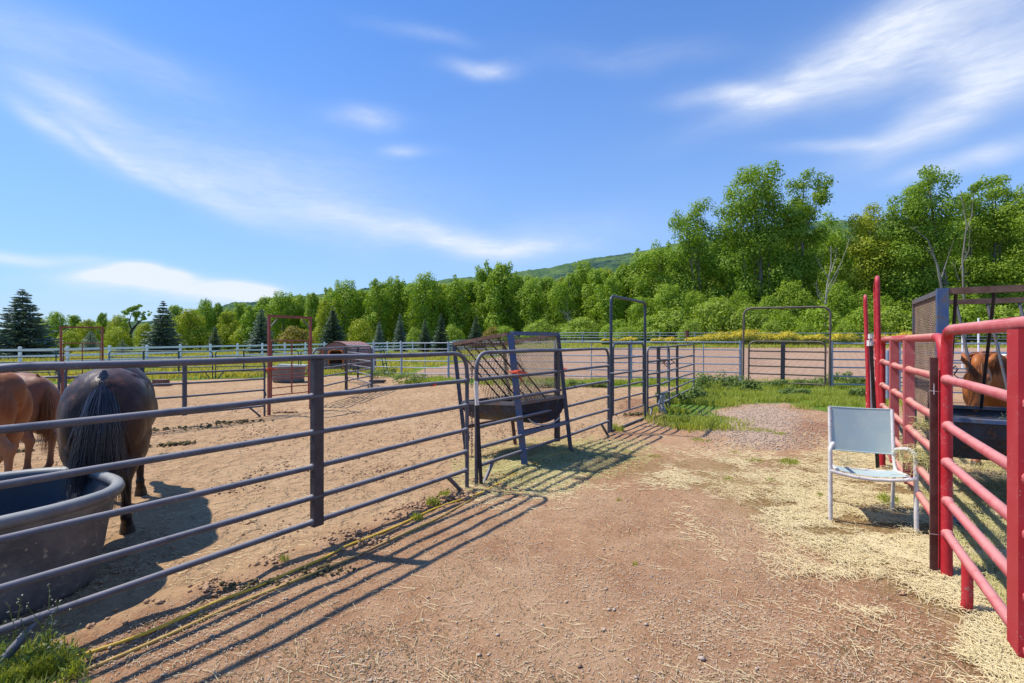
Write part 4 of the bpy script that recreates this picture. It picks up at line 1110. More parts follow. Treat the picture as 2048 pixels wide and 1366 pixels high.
# ------------------------------------------------------------ round shelter, oddments
def shelter():
    p = at(672, 742)
    o = thing('animal_shelter', 'low round backed faded red shelter with orange openings in the pasture', 'shelter', p, R(-14))
    Wd, Ln, Ht = 2.15, 2.3, 1.55; n = 18
    def arc(y, k=1.0): return [(-math.cos(math.pi*i/n)*Wd/2*k, y, (math.sin(math.pi*i/n)**.62)*Ht*k) for i in range(n+1)]
    m = MB(); 
    for k, fl in ((1, 0), (.975, 1)):
        A = arc(0, k); B_ = arc(Ln, k); q = n+1
        m.add(A+B_, [(i, q+i, q+i+1, i+1) for i in range(n)], True)
    m.build('shell', MAT['shelterred'], o)
    for y in np.linspace(.15, Ln-.15, 6):
        m = MB(); m.tube([(x, y_, z) for x, y_, z in arc(y, 1.005)], .018, 5); m.build('rib', MAT['shelterred'], o)
    # end walls with openings
    for y, nm in ((0.02,'front_wall'), (Ln-.02,'back_wall')):
        m = MB(); A = arc(y, .98)
        ow = .42
        L_ = [a for a in A if a[0] <= -ow*.9]; Rr = [a for a in A if a[0] >= ow*.9]
        m.add([(x, y+.0, z) for x, _, z in L_] + [(-ow, y, L_[-1][2]), (-ow, y, 0)], [tuple(range(len(L_)+2))])
        m.add([(x, y+.0, z) for x, _, z in Rr] + [(ow, y, 0), (ow, y, Rr[0][2])], [tuple(range(len(Rr)+2))])
        Mi = [a for a in A if -ow*.95 <= a[0] <= ow*.95]
        m.add([(-ow, y, 1.1)] + [(-ow, y, L_[-1][2])] + [(x, y, z) for x, _, z in Mi] + [(ow, y, Rr[0][2]), (ow, y, 1.1)], [tuple(range(len(Mi)+4))])
        m.build(nm, MAT['shelterred'], o)
        m = MB(); m.tube(fillet([(-ow,y-.02,0),(-ow,y-.02,1.1),(ow,y-.02,1.1),(ow,y-.02,0)], .25, 6), .05, 7); m.build('opening_rim', MAT['shelterin'], o)
    m = MB(); cx = -Wd*.40
    m.tube([(cx+.12*math.cos(t), -.02, .98+.10*math.sin(t)) for t in np.linspace(0, 6.28, 13)[:-1]], .035, 6, closed=True); m.build('vent_rim', MAT['shelterin'], o)
shelter()
def small(mb, name, mat, label, cat, group=None): return tag(mb.build(name, MAT[mat]), label, cat, group)
# leaning green gate
q = ray(770, 22.9); o = thing('folded_gate', 'dark green gate leaning beyond the grey corner panels', 'gate', q)
for k, dx in enumerate((0, .16)):
    m = MB(); m.tube([(dx,0,0),(dx-.30,0.05,1.52)], .03, 8); m.build('side_rail', MAT['greengate'], o)
for z in (.2,.5,.8,1.1,1.4):
    m = MB(); m.tube([(-.3*z/1.52,0,z),(.16-.3*z/1.52,0,z+.06)], .02, 6); m.build('rung', MAT['greengate'], o)
# mineral block tub on the pasture edge, dark dish, blue bin
m = MB(); q = at(322, 772); m.box(q+Vector((0,0,.12)), (.42,.3,.22)); m.box(q+Vector((0,0,.03)), (.55,.42,.05)); small(m, 'salt_block', 'rust', 'small brown salt block lying at the edge of the pasture', 'salt block')
m = MB(); q = at(755, 766); m.tube([q+Vector((.3*math.cos(t), .22*math.sin(t), .08)) for t in np.linspace(0,6.28,15)[:-1]], .035, 6, closed=True); m.tube([q+Vector((0,0,.0)), q+Vector((0,0,.03))], .26, 14); small(m, 'feed_dish', 'darkrust', 'black rubber dish on the ground right of the corner post', 'feed dish')
m = MB(); q = ray(1909, 4.3); q = Vector((q.x, q.y, 0))
n = 18; prof = [(.05,.0),(.06,.02),(.07,.06),(.08,.07),(.07,.065),(.055,.03),(.0,.02)]
vs = [q+Vector((k*math.cos(2*math.pi*i/n), k*math.sin(2*math.pi*i/n), z)) for k, z in prof for i in range(n)]
m.add(vs, [(j*n+i, j*n+(i+1)%n, (j+1)*n+(i+1)%n, (j+1)*n+i) for j in range(len(prof)-1) for i in range(n)], True)
small(m, 'feed_pan', 'bluebin', 'blue plastic pan lying in the hay behind the red post', 'feed pan')
# pale block and trough end beyond the black arch gate
m = MB(); q = ray(1325, 11.0); m.tube([q+Vector((.0,0,.04)), q+Vector((-.08,0,.2)), q+Vector((-.02,0,.42))], .03, 7); m.tube([q+Vector((.06,0,.04)), q+Vector((0,0,.22)), q+Vector((.04,0,.42))], .025, 7)
small(m, 'pipe_offcut', 'galv', 'short pale pipes leaning at the foot of the far grey panel', 'pipe')
m = MB(); q = at(596, 748); m.bar(q+Vector((-.9,0,.45)), q+Vector((.7,.0,.42)), .25, .05); m.bar(q+Vector((-.6,0,0)), q+Vector((-.6,0,.42)), .06,.06); m.bar(q+Vector((.5,0,0)), q+Vector((.5,0,.40)), .06,.06)
small(m, 'low_bench', 'white', 'low white plank bench in the pasture behind the grey tub', 'bench')
# ------------------------------------------------------------ horses
def ico():
    import bmesh
    bm = bmesh.new(); bmesh.ops.create_icosphere(bm, subdivisions=3, radius=1)
    v = [x.co.copy() for x in bm.verts]; f = [tuple(y.index for y in x.verts) for x in bm.faces]; bm.free(); return v, f
ICOV, ICOF = ico()
class Blob:
    def __init__(s): s.m = MB()
    def ell(s, c, r, rot=(0,0,0)):
        E = Euler([R(a) for a in rot]).to_matrix()
        s.m.add([Vector(c) + E @ Vector((v.x*r[0], v.y*r[1], v.z*r[2])) for v in ICOV], ICOF); return s
    def cap(s, pts, rs, n=14, sub=4):
        """tapering limb through pts with radii rs (each a number or (across, along))"""
        P = []; Q = []
        for i in range(len(pts)-1):
            for k in range(sub):
                t = k/sub; P.append(Vector(pts[i]).lerp(Vector(pts[i+1]), t)); Q.append(rs[i]*(1-t)+rs[i+1]*t)
        P.append(Vector(pts[-1])); Q.append(rs[-1])
        s.m.tube(P, Q, n)
        for p, r in zip(pts, rs): s.ell(p, (r,r,r))
        return s
    def solid(s, name, mat, parent, vox=.014, sm=6):
        me = bpy.data.meshes.new(name); me.from_pydata(s.m.v, [], s.m.f); me.update()
        o = bpy.data.objects.new(name, me); COL.objects.link(o)
        r = o.modifiers.new('r', 'REMESH'); r.mode = 'VOXEL'; r.voxel_size = vox; r.use_smooth_shade = True
        k = o.modifiers.new('s', 'SMOOTH'); k.iterations = 4; k.factor = .5
        dg = bpy.context.evaluated_depsgraph_get(); ev = o.evaluated_get(dg)
        m2 = bpy.data.meshes.new_from_object(ev); m2.name = name
        o.modifiers.clear(); o.data = m2; bpy.data.meshes.remove(me)
        m2.materials.clear(); m2.materials.append(mat)
        m2.polygons.foreach_set('use_smooth', np.ones(len(m2.polygons), bool))
        o.parent = parent; return o
def horse_mat(name, c1, c2, c3, legs, legz, rough=.5, light=None, spec=.28):
    t = NT(name); co = t.tc.outputs['Object']
    sp = t.n('ShaderNodeSeparateXYZ'); t.l(co, sp.inputs[0])
    n1 = t.noise(2.6, 4, .55, co); n2 = t.noise(7, 5, .6, co); hair = t.noise(60, 3, .6, co, sc=(1,1,.16))
    col = t.mix(t.ramp(n1, .35, .65), c1, c2); col = t.mix(t.math('MULTIPLY', t.ramp(n2, .52, .70), .7), col, c3)
    if light: # paler flanks and belly
        col = t.mix(t.math('MULTIPLY', t.ramp(sp.outputs[2], .95, .72), .7), col, light)
    lg = t.ramp(t.math('ADD', sp.outputs[2], t.math('MULTIPLY', n2, .15)), legz+.18, legz-.05)
    col = t.mix(lg, col, legs)
    col = t.mix(t.math('MULTIPLY', t.ramp(hair, .45, .65), .45), col, c2); col = t.mix(t.math('MULTIPLY', t.ramp(t.noise(28, 4, .7, co), .58, .7), .3), col, tuple(x*.5 for x in c1))
    hoof = t.ramp(sp.outputs[2], .095, .08); col = t.mix(hoof, col, (.06,.045,.035))
    b = t.bsdf(col, t.math('MULTIPLY_ADD', hair, .25, rough-.1), 0, t.math('ADD', hair, t.math('MULTIPLY', t.noise(4, 4, .6, co), 1.5)), .5, .006, spec, sheen=.03)
    return t.m
def hairmat(name, c1, c2, rough=.38, spec=.7):
    t = NT(name); a = t.n('ShaderNodeAttribute', attribute_name='v')
    t.bsdf(t.mix(a.outputs['Fac'], c1, c2), rough, spec=spec); return t.m
def strands(name, mat, parent, roots, fn, n, width, seed, seg=8):
    """hair: many thin tapering four-sided strands. fn(root parameter, random) -> list of points"""
    rr = random.Random(seed); V = []; F = []; A = []
    for k in range(n):
        P = fn(rr); m = len(P); w = width*rr.uniform(.6, 1.3); b = len(V); val = rr.random()
        for i, p in enumerate(P):
            t = (P[min(i+1,m-1)]-P[max(i-1,0)]).normalized(); s = t.cross(Vector((rr.uniform(-.1,.1),1,0.1))).normalized() if abs(t.y) < .95 else Vector((1,0,0))
            u = t.cross(s); ww = w*(1 - .85*(i/(m-1))**2)
            V += [p+s*ww, p+u*ww, p-s*ww, p-u*ww]
        for i in range(m-1):
            for q in range(4): F.append((b+i*4+q, b+i*4+(q+1)%4, b+i*4+4+(q+1)%4, b+i*4+4+q)); A.append(val)
    return npmesh(name, [tuple(v) for v in V], F, mat, parent, smooth=True, attr=A)
def horse(label, loc, rotz, scale, coat, hair, poll, muzzle, seed=1, neck_r=(.23,.15), tail=True, hind=(0,0), front=(0,0), fat=1.0, vox=.015, crouch=0, group=None, tail_sweep=(0,0), mane=True, eye=True, tail_n=2600, tail_w=1.0):
    """faces +x. poll and muzzle place the head"""
    o = thing('horse', label, 'horse', loc, rotz, group); o.scale = (scale,)*3
    b = Blob(); f = fat
    b.ell((.0,0,1.03), (.74,.315*f,.335)).ell((.10,0,.98), (.55,.33*f,.31)).ell((.50,0,1.06), (.36,.27*f,.37))
    b.ell((-.52,0,1.14), (.42,.29*f,.30)).ell((-.15,0,1.22), (.6,.20*f,.17)).ell((.38,0,1.30), (.30,.10,.15))
    b.ell((-.72,0,1.18), (.22,.17*f,.22)).ell((-.80,0,1.10),(.14,.09,.2))
    for s in (-1, 1):
        hx = hind[0] if s < 0 else hind[1]
        b.ell((-.60,s*.150*f,1.02), (.28,.175*f,.34)).ell((-.50,s*.17*f,1.33),(.13,.055,.045),(0,15,0)).ell((-.80,s*.105*f,1.17),(.06,.05,.06)).ell((-.74,s*.135*f,.98), (.185,.155*f,.30)).ell((-.34,s*.20*f,1.22),(.12,.08,.10))
        b.ell((-.64,s*.165,.80), (.21,.14*f,.24), (0,-12,0))
        # thigh, gaskin, hock, cannon, fetlock, pastern, hoof
        b.cap([(-.62,s*.17,.86),(-.73,s*.16,.68),(-.84+hx*.5,s*.145,.53)], [.15,.105,.058])
        b.ell((-.845+hx*.5,s*.145,.525), (.072,.045,.065)).ell((-.885+hx*.5,s*.145,.56),(.03,.025,.05))
        b.cap([(-.84+hx*.5,s*.145,.52),(-.815+hx,s*.145,.35),(-.80+hx,s*.145,.19)], [.050,.037,.038])
        b.ell((-.80+hx,s*.145,.175), (.052,.045,.05)).cap([(-.80+hx,s*.145,.17),(-.755+hx,s*.145,.10)], [.040,.042])
        hv = [(-.735+hx+dx, s*.145, z) for dx, z in ((-.0,.085),(.02,.045),(.03,.005))]
        b.cap(hv, [.048,.056,.062], sub=3)
        fx = front[0] if s < 0 else front[1]
        b.ell((.56,s*.17*f,1.0), (.20,.115,.30), (0,18,0)).cap([(.52,s*.165,.90),(.49,s*.16,.74),(.52+fx*.5,s*.15,.46)], [.125,.085,.050])
        b.ell((.525+fx*.5,s*.15,.455), (.055,.05,.065)).cap([(.525+fx*.5,s*.15,.45),(.525+fx,s*.15,.19)], [.043,.034])
        b.ell((.525+fx,s*.15,.175), (.048,.044,.05)).cap([(.525+fx,s*.15,.17),(.565+fx,s*.15,.10)], [.038,.042])
        b.cap([(.58+fx+dx, s*.15, z) for dx, z in ((0,.085),(.02,.045),(.03,.005))], [.048,.056,.062], sub=3)
    # neck and head
    P = Vector(poll); Mz = Vector(muzzle); base = Vector((.62,0,1.16)); 
    for k in range(5):
        t = k/4
        c = base.lerp(P, t) + Vector((0,0,.06*math.sin(math.pi*t)))
        r = neck_r[0]*(1-t)+neck_r[1]*t
        b.ell(c, (r*.95, r*.62, r*1.15))
        if k < 4:
            c2 = base.lerp(P, t+.125) + Vector((0,0,.06*math.sin(math.pi*(t+.125)))); r2 = r*.5+(neck_r[0]*(1-t-.25)+neck_r[1]*(t+.25))*.5
            b.ell(c2, (r2*.95, r2*.60, r2*1.15))
    hd = (Mz-P); hl = hd.length; hd.normalize(); sd = Vector((0,1,0)); 
    if abs(hd.dot(sd)) > .8: sd = Vector((1,0,0))
    sd = (sd - hd*sd.dot(hd)).normalized(); upv = sd.cross(hd).normalized()
    # front of the face looks away from the neck
    nk = (base-P).normalized(); 
    if upv.dot(nk) > 0: upv = -upv
    def Hh(a, w, u): return P + hd*(a*hl) + sd*w + upv*u
    rs = [(0,.092,.11),(.18,.108,.135),(.36,.100,.125),(.55,.075,.10),(.75,.062,.078),(.92,.064,.072),(1.0,.055,.06)]
    from mathutils import Quaternion
    Bm = Matrix((hd, sd, upv)).transposed()
    for i in range(len(rs)-1):
        for k in range(3):
            t = k/3; a, w, h_ = [rs[i][j]*(1-t)+rs[i+1][j]*t for j in range(3)]
            c = Hh(a, 0, -.02*(a < .5)); b.m.add([c + Bm @ Vector((v.x*.09, v.y*w, v.z*h_)) for v in ICOV], ICOF)
    for s in (-1, 1):
        c = Hh(.20, s*.06, -.085); b.m.add([c + Bm @ Vector((v.x*.12, v.y*.05, v.z*.09)) for v in ICOV], ICOF)   # jaw
        c = Hh(.27, s*.088, .05); b.m.add([c + Bm @ Vector((v.x*.05, v.y*.028, v.z*.03)) for v in ICOV], ICOF)    # brow
        c = Hh(.93, s*.04, .035); b.m.add([c + Bm @ Vector((v.x*.035, v.y*.022, v.z*.025)) for v in ICOV], ICOF)  # nostril rim
        # ear
        e0 = Hh(.0, s*.062, .045); e1 = Hh(-.34, s*.155, .03); em = Hh(-.14, s*.115, .05)
        b.cap([e0, em, e0.lerp(e1,.75), e1], [.036,.042,.027,.007], n=10, sub=3)
    body = b.solid('body', coat, o, vox=vox)
    if eye:
        em_ = MAT.setdefault('eye', paint('dark_eye', (.01,.008,.006), (.015,.01,.01), rough=.12, spec=.8))
        for s in (-1, 1):
            m = MB(); c = Hh(.285, s*.100, .035); m.add([c + Vector(v)*.021 for v in ICOV], ICOF, True); m.build('eye', em_, o)
        for s in (-1, 1):
            m = MB(); c = Hh(.965, s*.045, .045); m.add([c + Bm @ Vector((v.x*.018, v.y*.012, v.z*.02)) for v in ICOV], ICOF, True); m.build('nostril', em_, o)
    if mane:
        def fm(rr):
            t = rr.uniform(.02, 1.0); side = 1 if rr.random() < .8 else -1
            c = P.lerp(base, t) + Vector((0,0,.06*math.sin(math.pi*t))); r = neck_r[1]*(1-t)+neck_r[0]*t
            nd = (base-P).normalized(); cr = Vector((0,0,1)) - nd*nd.z; cr = cr.normalized() if cr.length > .2 else -Vector((1,0,0))
            r0 = c + cr*r*1.08 + Vector((rr.uniform(-.02,.02), rr.uniform(-.015,.015), 0)); ln = rr.uniform(.16,.30)
            return [r0 + Vector((rr.uniform(-.004,.004), side*(.02+r*.66*math.sin(min(1,q*1.3)*1.57)), -ln*q*q + .015*math.sin(q*3))) for q in [k/6 for k in range(7)]]
        strands('mane', hair, o, None, fm, 420, .0035, seed+5)
        def ff(rr):
            w = rr.uniform(-.045,.045); r0 = Hh(rr.uniform(-.04,.03), w, .10); ln = rr.uniform(.12,.26)
            return [r0 + hd*(ln*q) + upv*(.02*math.sin(q*3)+.012) + sd*(w*.5*q) for q in [k/5 for k in range(6)]]
        strands('forelock', hair, o, None, ff, 60, .0025, seed+6)
    if tail:
        def ft_(rr):
            a = rr.uniform(0, 6.283); q = math.sqrt(rr.random()); ln = rr.uniform(.55, .98); sw = rr.gauss(0, .05)*tail_w; z0_ = rr.uniform(-.08, .085)
            wob_ = rr.uniform(-.012,.012); x0 = -.835 - .02*math.cos(a)*q + z0_*.8; pts = []
            for k in range(12):
                t = k/11
                spread = (.045*(1-max(0,z0_)/.092) + .12*math.sin(min(1, t*1.6)*1.57)*(1-.25*t))*tail_w
                x = x0 - .085*math.sin(min(1, t*2.2)*1.57) - math.cos(a)*q*spread*.5 + .02*t
                y = math.sin(a)*q*spread + sw*t*t + tail_sweep[1]*t*t + wob_*math.sin(t*7+a)
                z = 1.335 + z0_ - 1.04*ln*t + tail_sweep[0]*t
                pts.append(Vector((x, y, z)))
            return pts
        strands('tail', hair, o, None, ft_, int(tail_n*1.4), .0026, seed+7)
    return o
HC_BAY = horse_mat('dark_bay_coat', (.018,.009,.008), (.050,.020,.012), (.15,.055,.024), (.014,.009,.008), .60, rough=.44, spec=.32)
HC_CH = horse_mat('chestnut_coat', (.26,.080,.028), (.36,.125,.045), (.42,.17,.07), (.22,.085,.04), .25, rough=.45, light=(.42,.22,.12))
HC_CH2 = horse_mat('dull_chestnut_coat', (.20,.080,.040), (.27,.115,.065), (.30,.15,.085), (.16,.07,.04), .3, rough=.5, light=(.34,.18,.105))
HC_RED = horse_mat('bright_sorrel_coat', (.30,.085,.018), (.42,.13,.03), (.46,.17,.045), (.25,.09,.04), .2, rough=.42)
H_BLACK = hairmat('black_horse_hair', (.012,.012,.016), (.055,.058,.078), rough=.32, spec=.9)
H_RED = hairmat('sorrel_horse_hair', (.16,.045,.015), (.34,.12,.04), rough=.55, spec=.3)
H_CHEST = hairmat('chestnut_horse_hair', (.20,.08,.03), (.38,.18,.08), rough=.5, spec=.4)

# dark bay seen from behind, in front of the tank
hb_ = ray(232, 4.02)
ang = math.atan2(1.0, -.64)
def place_horse(hoof_px, local, **kw): pass
bay_rot = ang
sc_ = .965
# put the hind hooves (local x about -.77) where the photo shows them
hc = Vector(((208-1024)/FPX*4.0, 4.0, 0)); off = Vector((math.cos(bay_rot), math.sin(bay_rot), 0))*(-.77*sc_)
horse('dark bay horse seen from behind, its black tail hanging beside the black tank', hc-off, bay_rot, sc_, HC_BAY, H_BLACK, (1.12,0,1.02), (1.42,0,.58), seed=3, fat=1.0, hind=(.05,-.03), tail_sweep=(0,.03))
# chestnut at the left edge
horse('orange chestnut horse cut off by the left edge of the picture', Vector((-5.90, 4.95, 0)), R(197), .93, HC_CH, H_CHEST, (1.15,0,1.15), (1.5,0,.75), seed=8, fat=1.04, hind=(.22,-.05), tail=False, vox=.02)
horse('duller chestnut horse standing behind the orange one', Vector((-6.22, 5.95, 0)), R(172), .86, HC_CH2, H_CHEST, (1.15,0,1.15), (1.5,0,.75), tail_n=260, tail_w=.45, seed=9, fat=1.06, vox=.02)
# sorrel feeding on the right
hr = math.atan2(-.62, -.80)
pollw = Vector((5.42, 5.62, 1.33)); 
horse('bright sorrel horse with pricked ears eating from the tall grey feeder', Vector((6.43, 6.58, 0)), hr, .98, HC_RED, H_RED, (1.36,-.0,1.33), (1.56,0,.84), seed=11, fat=1.0, vox=.013, neck_r=(.23,.14))
# ------------------------------------------------------------ foliage
RG = np.random.default_rng(5)
def rdir(n, g):
    v = g.normal(size=(n,3)); return v/np.linalg.norm(v, axis=1, keepdims=True)
def leaf_mesh(name, C, Rr, n, size, mat, parent, g, up=.25, shell=.75, aspect=.62, val0=.1, val1=.9, droop=0, ragged=.35):
    """n leaf faces scattered over clumps C (m,3) with radii Rr (m,3)"""
    C = np.asarray(C, float); Rr = np.asarray(Rr, float)
    w = (Rr[:,0]*Rr[:,2]); k = g.choice(len(C), n, p=w/w.sum())
    d = rdir(n, g); d[:,2] = d[:,2]*.95 + .12; d /= np.linalg.norm(d, axis=1, keepdims=True)
    rad = shell + (1.05-shell)*g.random(n) + (g.random(n) < .16)*g.random(n)*ragged - (g.random(n) < .25)*g.random(n)*.5
    # small sprays: leaves gather into tufts
    P = C[k] + d*Rr[k]*rad[:,None]
    cv = g.random(len(C)); v = val0 + (val1-val0)*np.clip(.5*cv[k] + .5*g.random(n) , 0, 1)
    nr = d + rdir(n, g)*.58 + np.array([0,0,up]); nr /= np.linalg.norm(nr, axis=1, keepdims=True)
    a = rdir(n, g); a -= nr*(a*nr).sum(1, keepdims=True); a /= np.linalg.norm(a, axis=1, keepdims=True)
    if droop: a[:,2] -= droop; a /= np.linalg.norm(a, axis=1, keepdims=True)
    b = np.cross(nr, a); s = size*(.55 + .9*g.random(n))[:,None]
    q = [P - a*s*.5, P + b*s*aspect*.5 + a*s*.05, P + a*s*.5, P - b*s*aspect*.5 - a*s*.02]
    V = np.stack(q, 1).reshape(-1,3); F = np.arange(n*4).reshape(-1,4)
    return npmesh(name, V, F, mat, parent, attr=v)
def trunk_mesh(o, base_r, H, tips, mat, lean=(0,0), limbs=12, g=None, extra=None):
    r_ = random.Random(int(H*100)); m = MB()
    ax = [Vector((lean[0]*t*t + .02*H*math.sin(t*5+H), lean[1]*t*t + .02*H*math.cos(t*4), H*t*.9)) for t in [k/8 for k in range(9)]]
    m.tube(ax, [base_r*(1-.85*k/8)+.02 for k in range(9)], 8)
    idx = list(range(len(tips))); r_.shuffle(idx)
    for i in idx[:limbs]:
        tp = Vector(tips[i]); t = min(.95, max(.12, (tp.z/H/.9)*.72)); k = t*8; a = ax[int(k)].lerp(ax[min(8,int(k)+1)], k-int(k))
        if (tp-a).length < .3: continue
        mid = a.lerp(tp, .5) + Vector((0,0,-.08*(tp-a).length)); rr = base_r*(1-.8*t)*.45
        m.tube([a, mid, tp], [rr, rr*.6, rr*.2], 6)
    m.build('trunk', mat, o)
def crown_clumps(H, Wd, n, g, z0=.12, shape='round', cr=.16):
    C = []; Rr = []
    for k in range(n):
        t = z0 + (1-z0)*((k+.5)/n)**.9*.93
        if shape == 'round': w = math.sin(math.pi*min(1,((t-z0)/(1-z0)))**.75)**.6
        elif shape == 'column': w = (math.sin(math.pi*((t-z0)/(1-z0))**.9)**.38)
        else: w = (1-((t-z0)/(1-z0)))**.38*(.55+.45*min(1,(t-z0)*8))
        a = k*2.39996 + g.random()*.9; q = math.sqrt(g.random())*.95
        w *= .68 + .62*float(vnoise(np.array([t*4.5+cr*90]), np.array([(a%6.283)*.55]), int(Wd*37))[0])
        rr = H*cr*(.55+.65*g.random())*(1-.25*t)
        rad = max(0, Wd*w - rr*.55)
        C.append((math.cos(a)*rad*q, math.sin(a)*rad*q, H*t*.97 - rr*.2)); Rr.append((rr*.85, rr*.85, rr*(.85+.35*g.random())))
    for k in range(int(n*.7)):      # small outlying sprays break the outline
        b_ = int(g.integers(len(C))); c = np.array(C[b_]); r_ = Rr[b_][0]; d = rdir(1, g)[0]; d[2] = abs(d[2])*.9 + .1
        rr = r_*g.uniform(.28,.5); C.append(tuple(c + d*(r_*g.uniform(.95,1.35)))); Rr.append((rr*.8, rr*.8, rr*1.5))
    for k in range(4): C.append((g.normal()*.07*H, g.normal()*.07*H, H*g.uniform(.86,.97))); Rr.append((H*.035, H*.035, H*.06))
    return np.array(C), np.array(Rr)
VAR = []
# unit-free variants, 10 m tall; later scaled
specs = [('round',3.3,38,.15),('column',2.2,34,.13),('round',2.8,34,.14),('column',1.8,30,.115),('cone',2.6,34,.13),('round',3.8,44,.14),('column',2.5,40,.12),('round',2.4,30,.13)]
def make_variant(i, label, mat='leaf', bark='bark'):
    sh, wd, n, cr = specs[i % len(specs)]; g = np.random.default_rng(100+i)
    o = thing('cottonwood_tree', label, 'tree')
    C, Rr = crown_clumps(10, wd, n, g, .06 if sh != 'round' else .10, sh, cr)
    leaf_mesh('crown', C, Rr, 12000, .235, MAT[mat], o, g)
    trunk_mesh(o, .20, 10, [tuple(c) for c in C], MAT[bark], limbs=12)
    return o
def set_tree(o, px, Y, top_py, wk=1.0, rz=0, tz=None):
    p = ray(px, Y) if tz is None else Vector(((px-1024)/FPX*Y, Y, tz))
    H = hgt(top_py, Y) - p.z
    o.location = p; s = H/10; o.scale = (s*wk*(.85+.35*abs(math.sin(px*1.7))), s*wk*(.85+.3*abs(math.cos(px*2.3))), s); o.rotation_euler = (0,0,rz)
# front row of the tree line, left to right: (px, top y, distance, width factor, variant, material)
ROW = [(-60,640,90,1.2,0,'leaf'),(75,636,95,1.2,5,'leafyel'),(112,626,88,1.0,0,'leaf'),(150,632,92,1.1,2,'leaf'),(176,640,84,1.2,5,'leafyel'),(205,628,90,1.0,7,'leaf'),
 (238,632,86,1.1,0,'leafyel'),(292,648,96,1.3,5,'leafyel'),(350,612,92,1.0,2,'leaf'),(378,620,84,1.2,0,'leafyel'),(412,599,96,.95,5,'leaf'),(436,608,98,.8,7,'leaf'),(455,625,86,1.1,2,'leafyel'),
 (482,606,96,1.0,4,'leaf'),(505,612,84,1.1,6,'leaf'),(530,595,100,1.1,2,'leaf'),(566,586,94,1.1,0,'leaf'),(598,590,98,1.0,5,'leaf'),(625,588,92,.9,7,'leaf'),(652,600,84,1.0,6,'leafyel'),
 (660,578,96,.9,7,'leaf'),(690,562,92,.95,0,'leaf'),(722,582,96,1.0,2,'leaf'),(758,556,90,.95,6,'leaf'),(795,557,94,.9,1,'leaf'),(822,572,96,1.0,2,'leaf'),(850,549,90,1.1,0,'leaf'),
 (884,574,94,1.0,6,'leaf'),(912,556,90,1.0,1,'leaf'),(940,562,98,1.0,2,'leaf'),(970,530,92,.9,3,'leaf'),(1004,524,88,.95,4,'leaf'),(1035,548,92,1.0,1,'leaf'),(1062,562,86,1.1,0,'leaf'),
 (1095,556,92,1.1,2,'leaf'),(1120,566,84,1.1,0,'leaf'),(1140,545,90,1.0,6,'leaf'),(1166,524,94,1.0,0,'leaf'),(1195,538,86,1.0,2,'leaf'),(1222,548,80,1.1,6,'leaf'),(1250,530,88,1.0,7,'leaf'),
 (1282,503,86,.9,1,'leaf'),(1310,512,90,.9,2,'leaf'),(1335,492,88,.9,6,'leafdark')]
ORD = ['first','second','third','fourth','fifth','sixth','seventh','eighth','ninth','tenth','eleventh','twelfth','thirteenth','fourteenth','fifteenth','sixteenth','seventeenth','eighteenth','nineteenth','twentieth',
 'twenty first','twenty second','twenty third','twenty fourth','twenty fifth','twenty sixth','twenty seventh','twenty eighth','twenty ninth','thirtieth','thirty first','thirty second','thirty third','thirty fourth','thirty fifth','thirty sixth','thirty seventh','thirty eighth','thirty ninth','fortieth','forty first','forty second','forty third','forty fourth']
protos = {}
SHAPEW = {0:'rounded',1:'columnar',2:'oval',3:'slender',4:'pointed',5:'spreading',6:'columnar',7:'narrow'}
def near_words(px):
    marks = [(45,'the big left blue spruce'),(165,'the far left red frame'),(325,'the tall blue spruce'),(430,'the small dark spruce'),(521,'the spruce behind the red gate frame'),(590,'the brownish round bush'),(665,'the broad middle spruce'),(757,'the three slim spruces'),(866,'the paired spruces'),(950,'the spruce left of the hay feeder'),(1065,'the blue hay feeder'),(1170,'the woods left of the tall black arch'),(1255,'the tall black arch'),(1330,'the far grey panels')]
    m = min(marks, key=lambda q: abs(q[0]-px)); 
    return m[1]
def tree_from(key, label):
    v, mat = key
    if key not in protos:
        o = make_variant(v, label, mat); protos[key] = o; return o
    return copy_tree(protos[key], label=label)
rt = random.Random(3)
ROW.sort()
for k, (px_, tp, Y, wk, v, mt) in enumerate(ROW):
    lab = f'{SHAPEW[v]} {"yellow green" if mt=="leafyel" else "green"} cottonwood above {near_words(px_)}, {ORD[k]} from the left in the front line'
    lab = ' '.join(lab.split()[:16]) if len(lab.split()) > 16 else lab
    if len(lab.split()) >= 16: lab = f'{SHAPEW[v]} green cottonwood, {ORD[k]} from the left in the front tree line'
    o = tree_from((v, mt), lab); o['group'] = 'cottonwoods of the front tree line'; o.name = 'cottonwood_tree'
    set_tree(o, px_, Y, tp-3, wk*.98, rt.random()*6)
# second and third rows close the gaps; nothing tells them apart
for k in range(64):
    px_ = 90 + k*20.5 + rt.uniform(-8,8)
    tp = np.interp(px_, [90,300,400,560,700,860,1000,1100,1250,1400], [648,648,622,600,580,572,545,556,530,505]) + rt.uniform(-4,12)
    v = rt.choice([0,1,2,5,6]); mt = rt.choice(['leaf','leaf','leaf','leafyel'])
    key = (v, mt)
    o = tree_from(key, 'x'); o['label'] = 'green cottonwood in the crowded back row, half hidden behind the front tree line'; o['group'] = 'cottonwoods of the back row'
    set_tree(o, px_, 104 + rt.uniform(-4,18), tp, .95, rt.random()*6)
